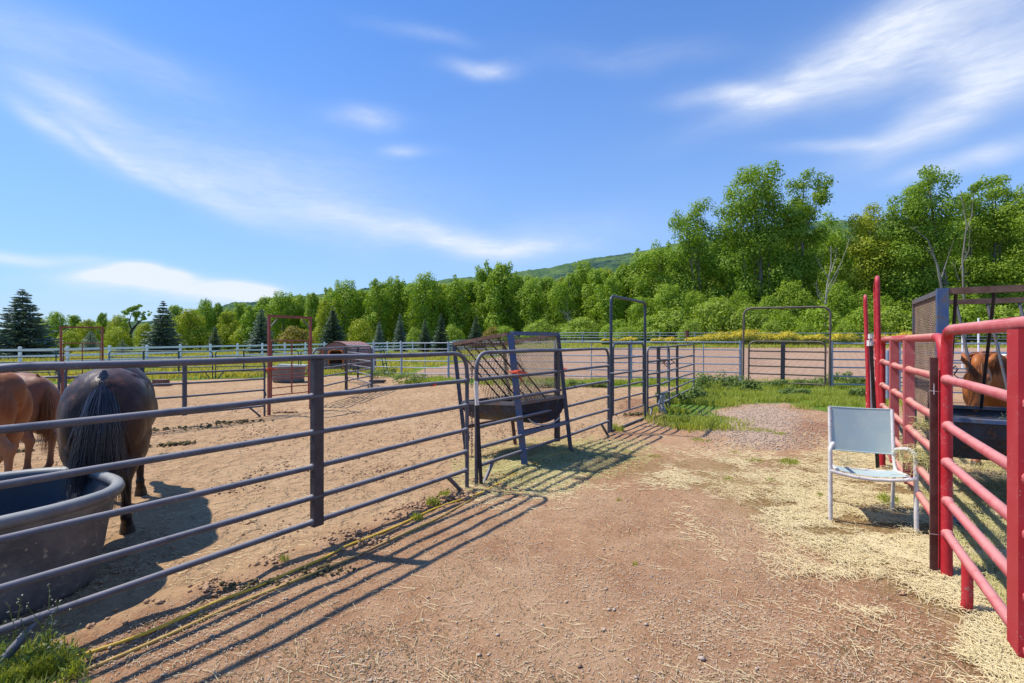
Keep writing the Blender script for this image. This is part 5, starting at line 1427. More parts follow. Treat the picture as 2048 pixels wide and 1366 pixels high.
# low understorey along the foot of the wood
def bush_variant(i, mat, name='willow_bush'):
    g = np.random.default_rng(300+i); o = thing(name, 'x', 'bush')
    n = 16 + 4*(i % 3); C = []; Rr = []
    for k in range(n):
        a = k*2.4; q = math.sqrt((k+.5)/n); rr = .42*(.7+.5*g.random())
        C.append((math.cos(a)*q*1.15, math.sin(a)*q*1.0, .35 + (1-q*q)*1.05 + g.random()*.25)); Rr.append((rr, rr, rr))
    leaf_mesh('foliage', C, Rr, 3800, .115, MAT[mat], o, g, up=.3, shell=.6, ragged=.5)
    m = MB(); r_ = random.Random(i)
    for k in range(9):
        a = r_.random()*6.28; m.tube([(0,0,0),(math.cos(a)*.3,math.sin(a)*.3,.6),(math.cos(a)*.8,math.sin(a)*.8,1.25)], [.03,.02,.008], 5)
    m.build('stem', MAT['darkbark'], o); return o
bprot = {}
def bush(px_, Y, top, wpx, i, mat, label, group=None):
    key = (i, mat)
    if key not in bprot: bprot[key] = bush_variant(i, mat); o = bprot[key]
    else: o = copy_tree(bprot[key])
    o['label'] = label
    if group: o['group'] = group
    elif 'group' in o: del o['group']
    p = ray(px_, Y); H = hgt(top, Y)-p.z; w = wpx/FPX*Y/2.9
    o.location = p; o.scale = (w, w, H/1.85); o.rotation_euler = (0,0,(px_*1.7) % 6.28)
    return o
bush(590, 74, 653, 78, 0, 'brownbush', 'round brownish yellow bush framed by the nearer rust red gate frame')
UB = [(1165,70,634,105,'willow'),(1235,68,640,90,'leaf'),(1345,66,617,125,'willow'),(1430,64,596,120,'willow'),(1298,67,632,80,'leaf'),(1500,62,612,105,'willow'),(1565,64,622,95,'leaf'),(1640,62,610,110,'leaf'),(1720,62,618,100,'leaf'),(1790,62,614,110,'willow'),
 (1860,60,608,110,'leaf'),(1935,60,600,120,'leaf'),(2015,58,612,120,'willow'),(2090,58,600,120,'leaf'),(1080,76,640,90,'willow'),(1010,80,652,70,'leaf'),(905,82,650,60,'willow'),(985,80,655,60,'brownbush'),(720,84,640,70,'leafyel'),(640,84,655,55,'leafyel'),(490,84,650,60,'leafyel'),(400,84,655,70,'leafyel'),(235,80,655,60,'leafyel'),(140,80,662,60,'leafyel'),(830,84,655,45,'willow'),(1130,76,648,60,'leaf'),(1470,66,632,70,'leaf'),(1545,58,640,60,'willow'),(1690,58,642,60,'leaf'),(1610,57,646,55,'leaf'),(1380,60,642,60,'willow'),(1250,64,655,60,'willow')]
UB.sort()
for k, (px_, Y, tp, w, mt) in enumerate(UB):
    tone = {'willow':'pale green','leaf':'mid green','leafyel':'yellow green','brownbush':'brownish'}[mt]
    bush(px_, Y, tp, w, k % 3, mt, f'{tone} rounded bush at the foot of the woods, {ORD[k]} from the left', 'bushes at the foot of the woods')

# big cottonwoods on the right: lobes read off the photograph, each a clump with its own depth
def big_tree(label, base_px, Y, lobes, n, size, mat='leafdark', trunks=None, seed=0, dr=3.0, bark='bark'):
    g = np.random.default_rng(700+seed); b = ray(base_px, Y)
    o = thing('tall_cottonwood', label, 'tree', b, group='tall cottonwoods on the right')
    C = []; Rr = []
    for (x, y, r) in lobes:
        rm = r*1.28/FPX*Y
        dY = g.uniform(-1,1)*dr*.6
        c = np.array([(x-1024)/FPX*Y - b.x, dY, hgt(y, Y) - b.z])
        nsub = 8 if r > 24 else 5
        for q in range(nsub):
            d = rdir(1, g)[0]; rr = rm*g.uniform(.40,.66)
            C.append(c + d*(rm-rr)*np.array([1,1.3,1])); Rr.append((rr, rr*1.05, rr*.92))
    C = np.array(C); Rr = np.array(Rr)
    leaf_mesh('crown', C, Rr, int(n*2.6), size*.76, MAT[mat], o, g, shell=.62, ragged=.5)
    m = MB(); H = C[:,2].max(); r_ = random.Random(seed)
    for (bx, tx, ty, r0) in (trunks or [(base_px, lobes[0][0], lobes[0][1]+20, .35)]):
        p0 = Vector(((bx-1024)/FPX*Y - b.x, 0, 0)); p1 = Vector(((tx-1024)/FPX*Y - b.x, 0, hgt(ty, Y)-b.z))
        P = [p0.lerp(p1, t) + Vector((math.sin(t*4+bx)*.5*t*(1-t)*4, math.cos(t*3+tx)*.5*t, 0)) for t in [k/9 for k in range(10)]]
        m.tube(P, [r0*(1-.8*k/9) for k in range(10)], 8)
        idx = [i for i in range(len(C)) if C[i][2] > 2]; r_.shuffle(idx)
        for i in idx[:9]:
            tp = Vector(C[i]); t = min(.9, max(.15, tp.z/p1.z*.72)); a = P[int(t*9)]
            if (tp-a).length > 9: continue
            rr = r0*(1-.75*t)*.42; m.tube([a, a.lerp(tp,.5)+Vector((0,0,-.3)), tp], [rr, rr*.65, rr*.2], 6)
    m.build('trunk', MAT[bark], o); return o
BT = [
 ('dark bushy cottonwood with a ragged top, left of the tallest crown', 1385, 80, [(1400,425,24),(1372,432,20),(1352,455,20),(1385,460,30),(1418,455,22),(1370,490,30),(1410,500,34),(1350,520,26),(1385,540,38),(1425,550,34),(1350,570,32),(1385,600,40),(1430,610,36),(1340,620,34)], 9000, .42, 'leafdark', [(1410,1398,430,.30),(1395,1370,450,.22)]),
 ('tallest cottonwood with the highest round crown in the picture', 1505, 78, [(1512,340,24),(1490,352,22),(1535,352,22),(1470,378,20),(1508,375,34),(1545,382,18),(1485,405,34),(1530,410,32),(1460,425,24),(1498,445,40),(1540,450,36),(1450,465,26),(1480,490,38),(1525,495,42),(1455,530,34),(1500,540,42),(1545,545,38),(1465,585,36),(1510,590,42),(1550,600,36),(1470,630,34),(1530,640,38)], 15000, .42, 'leafdark', [(1520,1512,370,.42),(1500,1475,400,.28),(1535,1548,420,.24)]),
 ('tall cottonwood with a separate leaning top right of the tallest one', 1600, 79, [(1612,365,20),(1592,372,18),(1632,375,18),(1645,392,15),(1622,398,22),(1598,405,22),(1580,430,26),(1612,430,26),(1570,465,30),(1600,470,34),(1628,470,22),(1575,510,34),(1610,515,34),(1580,560,36),(1618,565,32),(1590,610,38),(1630,620,32)], 12000, .42, 'leafdark', [(1590,1612,375,.34),(1602,1585,430,.22)]),
 ('yellowish cottonwood filling the dip behind the bare white tree', 1675, 88, [(1655,440,16),(1668,462,22),(1650,485,24),(1690,480,24),(1665,515,30),(1700,520,26),(1655,560,32),(1695,570,34),(1665,610,34),(1705,625,32),(1655,640,30)], 8000, .42, 'leaf', [(1670,1665,460,.28)]),
 ('yellow green cottonwood left of the broad right hand crown', 1745, 76, [(1738,428,18),(1722,450,24),(1755,450,24),(1735,480,32),(1712,500,26),(1765,500,30),(1735,530,36),(1705,560,28),(1760,560,34),(1725,600,36),(1765,620,34),(1710,640,30)], 9000, .40, 'leafyel', [(1740,1735,450,.26),(1750,1765,480,.18)]),
 ('broad cottonwood with the high crown over the grey hay feeder', 1860, 74, [(1862,348,18),(1845,360,18),(1882,368,18),(1828,380,18),(1860,388,28),(1812,392,18),(1795,402,15),(1880,402,20),(1835,415,28),(1805,425,26),(1780,425,18),(1870,435,30),(1835,455,34),(1795,460,28),(1875,480,34),(1830,500,38),(1790,510,32),(1865,530,36),(1820,555,38),(1785,570,32),(1865,585,36),(1815,620,36),(1870,640,34)], 14000, .40, 'leafdark', [(1905,1855,360,.40),(1890,1800,430,.24),(1900,1880,420,.2)]),
 ('thin dark cottonwood with bare twigs between the two right crowns', 1932, 78, [(1935,385,12),(1920,400,14),(1948,400,14),(1930,430,22),(1950,445,20),(1915,460,20),(1940,490,26),(1925,540,28),(1950,560,28),(1930,610,30)], 5500, .40, 'leafdark', [(1945,1925,380,.30),(1938,1950,385,.2)]),
 ('cottonwood with two rounded tops near the right edge', 1990, 77, [(1975,365,16),(1998,362,16),(2015,380,14),(1985,388,24),(1965,410,22),(2008,410,24),(1985,440,32),(2020,460,28),(1965,470,28),(2000,500,38),(1970,540,32),(2020,550,34),(1990,590,38),(1960,625,32),(2020,640,34)], 11000, .40, 'leaf', [(1990,1985,385,.34),(2000,2010,410,.22)]),
 ('cottonwood cut off by the right edge of the picture', 2060, 74, [(2050,382,18),(2075,378,22),(2040,405,20),(2070,420,30),(2045,450,28),(2090,460,30),(2055,500,34),(2095,520,34),(2050,560,34),(2085,590,36),(2050,630,34)], 7000, .40, 'leaf', [(2060,2065,400,.3)]),
 ('cottonwood at the left shoulder of the tall group', 1320, 82, [(1318,500,18),(1300,515,20),(1335,512,20),(1315,540,28),(1340,560,26),(1295,560,24),(1320,590,32),(1345,620,28),(1295,625,28)], 6000, .40, 'leaf', [(1325,1318,510,.24)]),
]
for k, (lab, bp, Y, lobes, n, size, mt, tr) in enumerate(BT): big_tree(lab, bp, Y, lobes, n, size, mt, tr, seed=k)
# dark rear trees under the big crowns
for k in range(26):
    px_ = 1330 + k*29 + rt.uniform(-8,8); tp = np.interp(px_, [1330,1420,1500,1620,1690,1750,1850,1950,2100], [530,480,440,450,475,460,430,425,410]) + rt.uniform(0,25)
    o = tree_from((rt.choice([0,2,5]), 'leafdark'), 'x'); o['label'] = 'dark cottonwood behind the tall right hand group, mostly hidden'; o['group'] = 'hidden cottonwoods behind the tall group'
    set_tree(o, px_, 98 + rt.uniform(-4,8), tp, .9, rt.random()*6)
for k in range(17):
    px_ = 1290 + k*48 + rt.uniform(-8,8); tp = rt.uniform(560, 605)
    o = tree_from((rt.choice([0,5]), 'leaf'), 'x'); o['label'] = 'short leafy tree between the bushes and the tall right hand group'; o['group'] = 'short trees before the tall group'
    set_tree(o, px_, 71 + rt.uniform(-2,2), tp, 1.15, rt.random()*6)
# the bent dark trunked tree at the left with a loose crown
g = np.random.default_rng(55); b = ray(262, 82)
o = thing('cottonwood_tree', 'loose crowned tree with a bent dark trunk left of the tall blue spruce', 'tree', b)
def rel(x, y, Y=82, dY=0): return Vector(((x-1024)/FPX*Y-b.x, dY, hgt(y, Y)-b.z))
C = []; Rr = []
for (x, y, r) in [(262,620,9),(272,617,8),(255,628,7),(268,632,10),(278,632,6),(251,640,6),(292,634,5),(290,628,4),(272,642,5),(240,655,8),(300,628,3)]:
    for q in range(3): C.append(tuple(rel(x,y)+Vector(g.normal(size=3)*.25))); rr = r/FPX*82*.6; Rr.append((rr,rr,rr*.8))
leaf_mesh('crown', C, Rr, 4200, .20, MAT['leaf'], o, g, ragged=.6)
m = MB(); m.tube([Vector((0,0,0)), rel(260,670), rel(264,660), rel(274,648), rel(284,640), rel(290,632)], [.28,.24,.20,.15,.1,.04], 7); m.tube([rel(264,660), rel(258,645), rel(264,625)], [.12,.1,.04], 6); m.build('trunk', MAT['darkbark'], o)

# bare dead trees
def dead_tree(label, base_px, Y, branches, r0, mat='deadwood'):
    b = ray(base_px, Y); o = thing('dead_tree', label, 'tree', b)
    def rl(x, y): return Vector(((x-1024)/FPX*Y-b.x, math.sin(x*.7+y)*.3, hgt(y, Y)-b.z))
    m = MB()
    for k, br in enumerate(branches):
        P = [rl(*q) for q in br]; rr = r0*(1 if k == 0 else .42)
        m.tube(P, [rr*(1-.8*i/(len(P)-1)) for i in range(len(P))], 7)
        rk = random.Random(k+base_px)
        for i in range(1, len(P)):
            for q in range(3):
                a = P[i-1].lerp(P[i], rk.random()); d = Vector((rk.uniform(-1,1), rk.uniform(-.5,.5), rk.uniform(.1,1)))*rk.uniform(.5,1.5)
                m.tube([a, a+d*.5+Vector((0,0,.05)), a+d], [rr*.18, rr*.12, rr*.05], 5)
    m.build('trunk', MAT[mat], o); return o
dead_tree('bare white dead tree with forked limbs standing before the tall woods', 1652, 67, [[(1652,688),(1650,620),(1657,570),(1662,530),(1664,490)],[(1656,575),(1680,530),(1690,500),(1702,475)],[(1658,560),(1640,535),(1628,512)],[(1652,600),(1638,582),(1626,568)],[(1660,545),(1668,520),(1672,500)],[(1655,590),(1672,560),(1676,540)],[(1650,610),(1634,590),(1632,560)]], .15)
dead_tree('small bare white snag above the bushes left of the tall black arch', 1138, 70, [[(1140,690),(1140,650),(1134,630),(1126,618)],[(1137,638),(1136,620),(1133,606)],[(1138,645),(1128,628),(1118,622)],[(1139,650),(1146,632)]], .09)
dead_tree('leaning pale trunk rising behind the grey hay feeder', 1893, 66, [[(1893,680),(1886,590),(1872,530),(1858,480),(1830,455)],[(1880,560),(1898,520),(1905,480)],[(1868,510),(1850,490)]], .20, 'bark')
dead_tree('dark bare branched trunk right of the leaning pale one', 1925, 67, [[(1926,680),(1924,600),(1922,520),(1930,450),(1924,390)],[(1923,540),(1938,500),(1944,450)],[(1922,560),(1908,520)],[(1928,470),(1944,430),(1950,390)]], .16, 'bark')

# spruces
def spruce(label, px_, Y, top, wpx, mat, n=7000, seed=0, base_py=None, group='blue spruces in front of the tree line'):
    g = np.random.default_rng(900+seed); b = ray(px_, Y)
    o = thing('blue_spruce', label, 'tree', b, group=group)
    H = hgt(top, Y)-b.z; Rm = wpx/2/FPX*Y
    V = []; A = []
    tiers = int(36); P = []; D = []; vv = []
    nb = 0
    for i in range(tiers):
        t = (i+.5)/tiers; z = H*(.03+.95*t)*(1+.03*(g.random()-.5)); rad = Rm*(1-t)**.85*(.9+.2*g.random())+.05; k = max(5, int(14*(1-t)+5))
        for j in range(k):
            a = j*6.283/k + i*1.3 + g.random()*.3; L_ = rad*g.uniform(.62,1.2); dr = g.uniform(.16,.34)
            m = max(4, int(1.9*n*(L_/Rm)/ (tiers*11*.55)))
            s = g.random(m)**.7; side = g.uniform(-1,1,m)*.20*L_*(1-s*.6)
            x = math.cos(a)*L_*s - math.sin(a)*side; y = math.sin(a)*L_*s + math.cos(a)*side
            zz = z - dr*L_*s + .12*L_*s*s*1.6 + g.normal(0,.02,m)*H*.25
            P.append(np.stack([x,y,zz],1)); d = np.stack([np.full(m,math.cos(a))-math.sin(a)*side*1.2/L_, np.full(m,math.sin(a))+math.cos(a)*side*1.2/L_, g.uniform(-.25,.45,m)],1); D.append(d)
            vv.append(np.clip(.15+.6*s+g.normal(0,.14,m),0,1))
    P = np.concatenate(P); D = np.concatenate(D); D /= np.linalg.norm(D,axis=1,keepdims=True); vv = np.concatenate(vv); n_ = len(P)
    up = np.tile([0,0,1.],(n_,1)) + rdir(n_,g)*.6; b_ = np.cross(D, up); b_ /= np.linalg.norm(b_,axis=1,keepdims=True)
    s = (H/30)*(.6+.8*g.random(n_))[:,None]
    q = [P-D*s*.6, P+b_*s*.28, P+D*s*.8, P-b_*s*.28]
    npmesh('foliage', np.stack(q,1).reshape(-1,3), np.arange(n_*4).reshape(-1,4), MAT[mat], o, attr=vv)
    m = MB(); m.tube([(0,0,-.1),(0,0,H*.97)], [H*.018+.05, .01], 7); m.build('trunk', MAT['darkbark'], o)
SPR = [(45,44,574,128,'spruce',15000,'large blue spruce at the far left of the picture'),(181,68,660,46,'spruce',3500,'small blue spruce framed by the far left red gate frame'),
 (326,58,599,76,'spruce',10000,'tall narrow blue spruce left of the dark spruce'),(430,72,650,34,'sprucedk',3500,'small dark spruce right of the tall narrow blue one'),(523,60,614,58,'spruce',7000,'blue spruce standing behind the left post of the red gate frame'),
 (666,56,612,62,'sprucedk',9000,'broad dark blue spruce above the round red shelter'),(758,66,643,34,'spruce',3500,'slim blue spruce right of the round shelter'),(800,68,627,32,'spruce',4000,'thin pale blue spruce, tall and narrow, in the middle'),
 (850,66,638,34,'sprucedk',3500,'smaller spruce of the close pair in the middle'),(882,64,626,38,'sprucedk',5000,'taller dark spruce of the close pair in the middle'),(952,64,630,40,'sprucedk',4500,'dark spruce directly left of the tilted hay feeder'),(20,58,668,30,'spruce',2500,'little blue spruce at the foot of the large left one'),(245,60,678,34,'sprucedk',2500,'low dark spruce left of the tall narrow blue spruce')]
for k, (px_, Y, tp, w, mt, n, lab) in enumerate(SPR): spruce(lab, px_, Y, tp, w, mt, n, seed=k)

# yellow flowering bushes beyond the arena
def flower_bush(px_, Y, top, wpx, k):
    g = np.random.default_rng(1200+k); b = ray(px_, Y); o = thing('flowering_bush', f'yellow flowering bush beyond the far arena fence, {ORD[k]} from the left', 'bush', b, group='yellow flowering bushes')
    H = hgt(top, Y)-b.z; w = wpx/2/FPX*Y; C = []; Rr = []
    for q in range(max(5, int(w*5))):
        x = g.uniform(-1,1)*w*.85; rr = H*.32*g.uniform(.7,1.2); C.append((x, g.uniform(-.8,.8), (H-rr)*(1-(x/w)**2*.4)*g.uniform(.75,1.0))); Rr.append((rr*1.2, rr, rr*.8))
    C = np.array(C); Rr = np.array(Rr)
    Cl = C.copy(); Cl[:,2] *= .55; leaf_mesh('foliage', Cl, Rr*1.15, 2200, .13, MAT['weed'], o, g)
    leaf_mesh('blossom', C, Rr, 2600, .11, MAT['flower'], o, g, up=1.2, shell=.8)
FB = [(1215,60,678,40),(1260,60,676,40),(1325,58,672,45),(1395,58,674,40),(1420,57,668,55),(1460,57,659,65),(1505,57,657,75),(1545,57,662,45),(1580,56,663,40),(1625,56,668,40),(1690,56,666,60),(1735,56,667,45),(1775,56,667,50),(1820,55,662,60),(1870,55,668,50)]
for k, (px_, Y, tp, w) in enumerate(FB): flower_bush(px_, Y-1.5, tp-4, w*1.1, k)
# ------------------------------------------------------------ grass, straw, stones
GS = np.random.default_rng(77)
def region_points(n, ylo, yhi, xk, fn, g, pw=1.0):
    """random ground points, kept with probability fn(x, y); denser towards the camera by 1/y^pw"""
    out = []; tot = 0
    for _ in range(60):
        u = g.random(n); 
        y = (ylo**(1-pw) + u*(yhi**(1-pw)-ylo**(1-pw)))**(1/(1-pw)) if pw != 1 else ylo*(yhi/ylo)**u
        x = g.uniform(xk[0], xk[1], n)*y
        keep = g.random(n) < fn(x, y)
        out.append(np.stack([x[keep], y[keep]], 1)); tot += keep.sum()
        if tot >= n: break
    P = np.concatenate(out)[:n]; return P[:,0], P[:,1]
def blades(name, x, y, h, w, mat, label, g, lean=.5, val=None, cat='grass', z=None):
    n = len(x); z = gz(x, y) if z is None else z
    a = g.uniform(0, 6.283, n); ln = g.uniform(.1, lean, n)*h; hh = h*g.uniform(.6,1.2,n)
    dx, dy = np.cos(a)*ln, np.sin(a)*ln; b = a + g.uniform(.8,2.3,n); wx, wy = np.cos(b)*w, np.sin(b)*w
    p = lambda X, Y, Z: np.stack([X, Y, Z], 1)
    V = np.stack([p(x-wx,y-wy,z-.01), p(x+wx,y+wy,z-.01), p(x+dx*.35+wx*.8,y+dy*.35+wy*.8,z+hh*.6), p(x+dx*.35-wx*.8,y+dy*.35-wy*.8,z+hh*.6), p(x+dx+wx*.1,y+dy+wy*.1,z+hh), p(x+dx-wx*.1,y+dy-wy*.1,z+hh)], 1).reshape(-1,3)
    i = np.arange(n)[:,None]*6; F = np.stack([i+np.array([[0,1,2,3]]), i+np.array([[3,2,4,5]])], 1).reshape(-1,4)
    v = (g.random(n)*.8+.1 if val is None else val); v = np.repeat(v, 2)
    o = npmesh(name, V, F, MAT[mat], attr=v); return tag(o, label, cat, kind='stuff')
def clumped(x, y, s, seed): return fbm(x*s, y*s, seed, 3)
def gfn(P, w=.3, s=2.2, seed=40, lo=.36, hi=.55):
    def f(x, y): return np.clip(.5+sdpoly(P, x, y)/w*.5, 0, 1)*sstep(lo, hi, clumped(x, y, s, seed)*.9+.12*np.clip(sdpoly(P,x,y)/1.0, -1, 1))
    return f
x, y = region_points(30000, 8.3, 18.5, (.15,.95), gfn(P_GRASS, .5), GS, .8)
blades('grass', x, y, .085+.10*clumped(x,y,1.2,60)*(y/12), .0065+.0*x, 'grassb', 'bright green grass and weeds in front of the arena gate', GS, .9, cat='grass')
x, y = region_points(9000, 14.5, 24, (-.3,.5), gfn(P_WEEDS, .6, 1.2), GS, .8)
blades('grass', x, y, .14+0*x, .009, 'grassb', 'ragged green weeds along the foot of the galvanised arena fence', GS, .9)
x, y = region_points(42000, 19.5, 66, (-1.15,.25), lambda X, Y: np.clip(sdpoly(P_PAST, X, Y)/1.0, 0, 1)*sstep(.28,.5,clumped(X,Y,.6,61)), GS, 1.4)
blades('meadow', x, y, .20+0*x, .016+.0003*y, 'pasture', 'long green and yellow pasture grass beyond the corral', GS, 1.1, val=np.clip(.12+.9*(fbm(x*.14,y*.3,71,3)-.36)+GS.normal(0,.12,len(x)),0,1))
x, y = region_points(14000, 50, 64, (.2,1.15), lambda X, Y: np.ones_like(X), GS, 1.4)
blades('meadow', x, y, .32+0*x, .03, 'grassb', 'tall green grass along the far side of the arena', GS, .9)
# near corner grass and tufts, thin sprouts on the alley
x, y = region_points(7000, 1.95, 2.75, (-1.1,-.84), gfn(P_GRASS2, .12, 6, 45, .3, .5), GS, .8)
blades('grass', x, y, .075+0*x, .0028, 'grassb', 'green grass clump at the bottom left corner under the panel foot', GS, 1.1)
def tuft(px_, py_, r, n, h, w, label, mat='grassb', lean=.9, nm='grass_tuft'):
    c = at(px_, py_); a = GS.uniform(0, 6.283, n); q = np.sqrt(GS.random(n))*r; x = c.x+np.cos(a)*q; y = c.y+np.sin(a)*q
    o = blades(nm, x, y, h*(1.15-q/r*.5), w, mat, label, GS, lean, cat='grass tuft'); o['kind'] = 'thing'; return o
T = [(1775,1006,.10,170,.11,.0028,'dark green grass tuft in the shade under the patio chair'),(1578,926,.13,300,.07,.003,'bright green grass tuft left of the chair in the middle of the alley'),
 (1505,920,.12,110,.035,.003,'thin green sprouts left of the larger alley tuft'),(1455,957,.06,60,.035,.003,'tiny green sprouts in the middle of the straw edge'),(1640,991,.05,60,.04,.003,'small sprouts in straw just left of the chair leg'),
 (866,1014,.07,130,.085,.003,'grass tuft beside the yellow hose near the panel foot'),(835,1040,.06,90,.06,.003,'grass tuft on the dirt ridge left of the hose tuft'),(890,998,.07,120,.07,.003,'grass tuft under the end foot of the near panel'),
 (568,1134,.03,45,.05,.0025,'little sprout on the dirt ridge below the dark channel'),(1232,862,.14,170,.14,.0045,'dark tufted grass at the foot of the tall black arch'),(1540,960,.05,45,.03,.003,'tiny sprouts on the right part of the straw'),
 (1255,905,.09,80,.03,.003,'thin sprouts on straw below the arch shadow'),(1310,912,.09,80,.03,.003,'thin sprouts right of the arch shadow'),(1400,880,.16,160,.035,.0035,'flat patch of sprouts at the near edge of the gravel'),
 (1520,860,.25,260,.04,.004,'wide flat patch of grass on the grey gravel'),(1440,838,.35,520,.06,.004,'spreading grass on the left part of the grey gravel'),(1560,868,.12,120,.04,.004,'small grass patch on the gravel right of the wide one'),
 (1385,838,.4,800,.07,.0045,'spreading low grass right of the far alley panels'),(1350,852,.3,420,.06,.004,'low grass at the foot of the far grey panel'),(1470,905,.08,60,.025,.003,'single faint sprouts before the gravel'),(1270,1132,.02,20,.03,.003,'tiny sprout in the bare alley'),
 (1238,1000,.03,24,.03,.003,'tiny sprouts on bare soil below the straw'),(1700,905,.10,80,.03,.003,'pale sprouts behind the chair back')]
for a_ in T: tuft(*a_)
# flowering weeds of the bottom left corner
def flower_weed(px_, py_, h, k, label):
    c = at(px_, py_); c.z = float(gz(c.x, c.y)[0]); o = thing('flowering_weed', label, 'weed', c, group='white flowering weeds')
    r_ = random.Random(k); m = MB(); fl = []
    for q in range(4):
        a = r_.random()*6.28; hh = h*r_.uniform(.6,1); p = [Vector((math.cos(a)*.09*t*t*h/.3, math.sin(a)*.09*t*t*h/.3, hh*t)) for t in (0,.3,.6,.85,1)]
        m.tube(p, [.0022,.002,.0018,.0015,.001], 5)
        for s in range(3):
            t = r_.uniform(.45,.95); b_ = p[2].lerp(p[4], (t-.45)*2 if t < .95 else 1); d = Vector((r_.uniform(-1,1), r_.uniform(-1,1), .8)).normalized()*r_.uniform(.02,.045)
            m.tube([b_, b_+d], [.001,.0008], 4); fl.append(tuple(b_+d))
        fl.append(tuple(p[4]))
    m.build('stem', MAT['weed'], o)
    g = np.random.default_rng(k); leaf_mesh('blossom', fl, [(.006,.006,.005)]*len(fl), 12*len(fl)//2, .005, MAT['wflower'], o, g)
    C = [(g.normal()*.05, g.normal()*.05, .03+g.random()*.08) for _ in range(8)]; leaf_mesh('leaves', C, [(.03,.03,.03)]*8, 90, .018, MAT['weed'], o, g)
for k, (a_, b_, h_, lb) in enumerate(((30,1330,.36,'tall white flowering weed in front of the tank, leftmost of the corner'),(62,1345,.26,'short white flowering weed at the corner, between its neighbours'),(95,1325,.30,'white flowering weed beside the slanting panel foot'),(130,1345,.20,'low white flowering weed right of the slanting panel foot'),(8,1350,.2,'low white flowering weed against the left edge of the picture'))): flower_weed(a_, b_, h_, k, lb)
# broad weeds in front of the arena gate
def broad_weed(px_, py_, h, w, k, label):
    c = at(px_, py_); o = thing('broad_leaf_weed', label, 'weed', c, group='broad leaved weeds by the arena gate'); g = np.random.default_rng(60+k)
    n = 26; C = [(g.uniform(-1,1)*w*.5, g.uniform(-1,1)*w*.3, h*g.uniform(.25,.85)) for _ in range(n)]
    leaf_mesh('leaves', C, [(w*.16,w*.14,h*.22)]*n, 700, .075, MAT['weed'], o, g, up=.6, aspect=.5)
    m = MB()
    for q in range(6): cc = Vector(C[q]); m.tube([(cc.x*.3, cc.y*.3, 0), cc], [.006,.003], 5)
    m.build('stem', MAT['weed'], o)
BW = [(1425,782,.45,1.0),(1465,780,.38,.7),(1380,800,.25,.8),(1500,786,.30,.6),(1555,776,.2,.8),(1625,772,.22,.9),(1680,768,.32,.6),(1345,806,.22,.6),(1710,775,.25,.6),(1590,790,.15,.6),(1725,800,.25,.5),(815,768,.3,1.0),(760,756,.35,.9),(1090,775,.12,.6),(1195,775,.12,.6),(1150,773,.14,.5)]
BW.sort()
for k, (a_, b_, h_, w_) in enumerate(BW): broad_weed(a_, b_, h_*1.35, w_*1.15, k, f'dark green broad leaved weed by the arena fences, {ORD[k]} from the left')

# straw: single bent stems
def straws(name, x, y, ln, w, mat, label, g, z0=.0, kind='stuff', cat='straw', lift=.012, zz=None):
    n = len(x); a = g.uniform(0, 6.283, n); L_ = ln*g.uniform(.35,1.25,n); cv = g.normal(0, .11, n)
    z = (gz(x, y) if zz is None else zz) + z0
    pts = []
    t1 = g.uniform(0, lift, n); t2 = g.uniform(0, lift*1.3, n); t3 = g.uniform(0, lift, n)
    for s, tt in ((-1, t1), (0, t2), (1, t3)):
        aa = a + cv*s; pts.append((x + np.cos(aa)*L_*.5*s, y + np.sin(aa)*L_*.5*s, z + .004 + tt))
    nx, ny = -np.sin(a)*w, np.cos(a)*w
    V = []
    for (X, Y, Z) in pts:
        V += [np.stack([X-nx, Y-ny, Z], 1), np.stack([X, Y, Z+w*1.3], 1), np.stack([X+nx, Y+ny, Z], 1)]
    V = np.stack(V, 1).reshape(-1,3); i = np.arange(n)[:,None]*9
    F = np.stack([i+np.array([q]) for q in ([0,1,4,3],[1,2,5,4],[3,4,7,6],[4,5,8,7])], 1).reshape(-1,4)
    o = npmesh(name, V, F, MAT[mat], attr=np.repeat(g.random(n)*.95, 4)); return tag(o, label, cat, kind=kind)
def strawfn(k=1.0, thr=(.40,.62)):
    def f(x, y):
        a = np.clip(.5+sdpoly(P_STRAW2, x, y)/.6*.5, 0, 1)
        pen = (sideR(x, y) > .1)
        n = clumped(x, y, 1.7, 91)*.7 + clumped(x, y, 5.5, 95)*.45
        return a*sstep(thr[0], thr[1], n + .10*np.clip(sdpoly(P_STRAW2, x, y), -1, 1))*np.where(pen, .8, 1)*k
    return f
x, y = region_points(29000, 2.0, 7.5, (.25,1.15), strawfn(), GS, 1.6)
straws('straw', x, y, .10, .0015, 'straw', 'loose pale straw strewn thickly around the chair and red fence', GS, lift=.034)
x, y = region_points(9000, 2.3, 6.5, (.8,1.15), lambda X, Y: (sideR(X, Y) > .15)*sstep(.3,.5,clumped(X,Y,2.2,97)), GS, 1.4)
straws('hay', x, y, .11, .0019, 'hay', 'greenish hay trampled inside the right pen', GS, lift=.07, cat='hay')
x, y = region_points(14000, 3.6, 9, (-.1,.9), lambda X, Y: np.clip(.5+sdpoly(P_STRAW, X, Y)/.7*.5, 0, 1)*sstep(.36,.58,clumped(X,Y,2.0,99)), GS, 1.4)
straws('straw', x, y, .07, .0019, 'straw', 'thin scattering of straw across the middle of the alley', GS, lift=.008)
x, y = region_points(9000, 5.2, 8.6, (-.12,.28), lambda X, Y: np.clip(.5+sdpoly(P_HAY, X, Y)/.6*.5, 0, 1), GS, 1.2)
straws('hay', x, y, .07, .0022, 'hay', 'greenish chopped hay spilled around the tilted blue feeder', GS, lift=.015, cat='hay')
x, y = region_points(750, 2.15, 6, (-.9,1.0), lambda X, Y: (sideL(X,Y) > .15)*np.clip(clumped(X,Y,1.1,101)*1.6-.25, .05, 1), GS, 1.3)
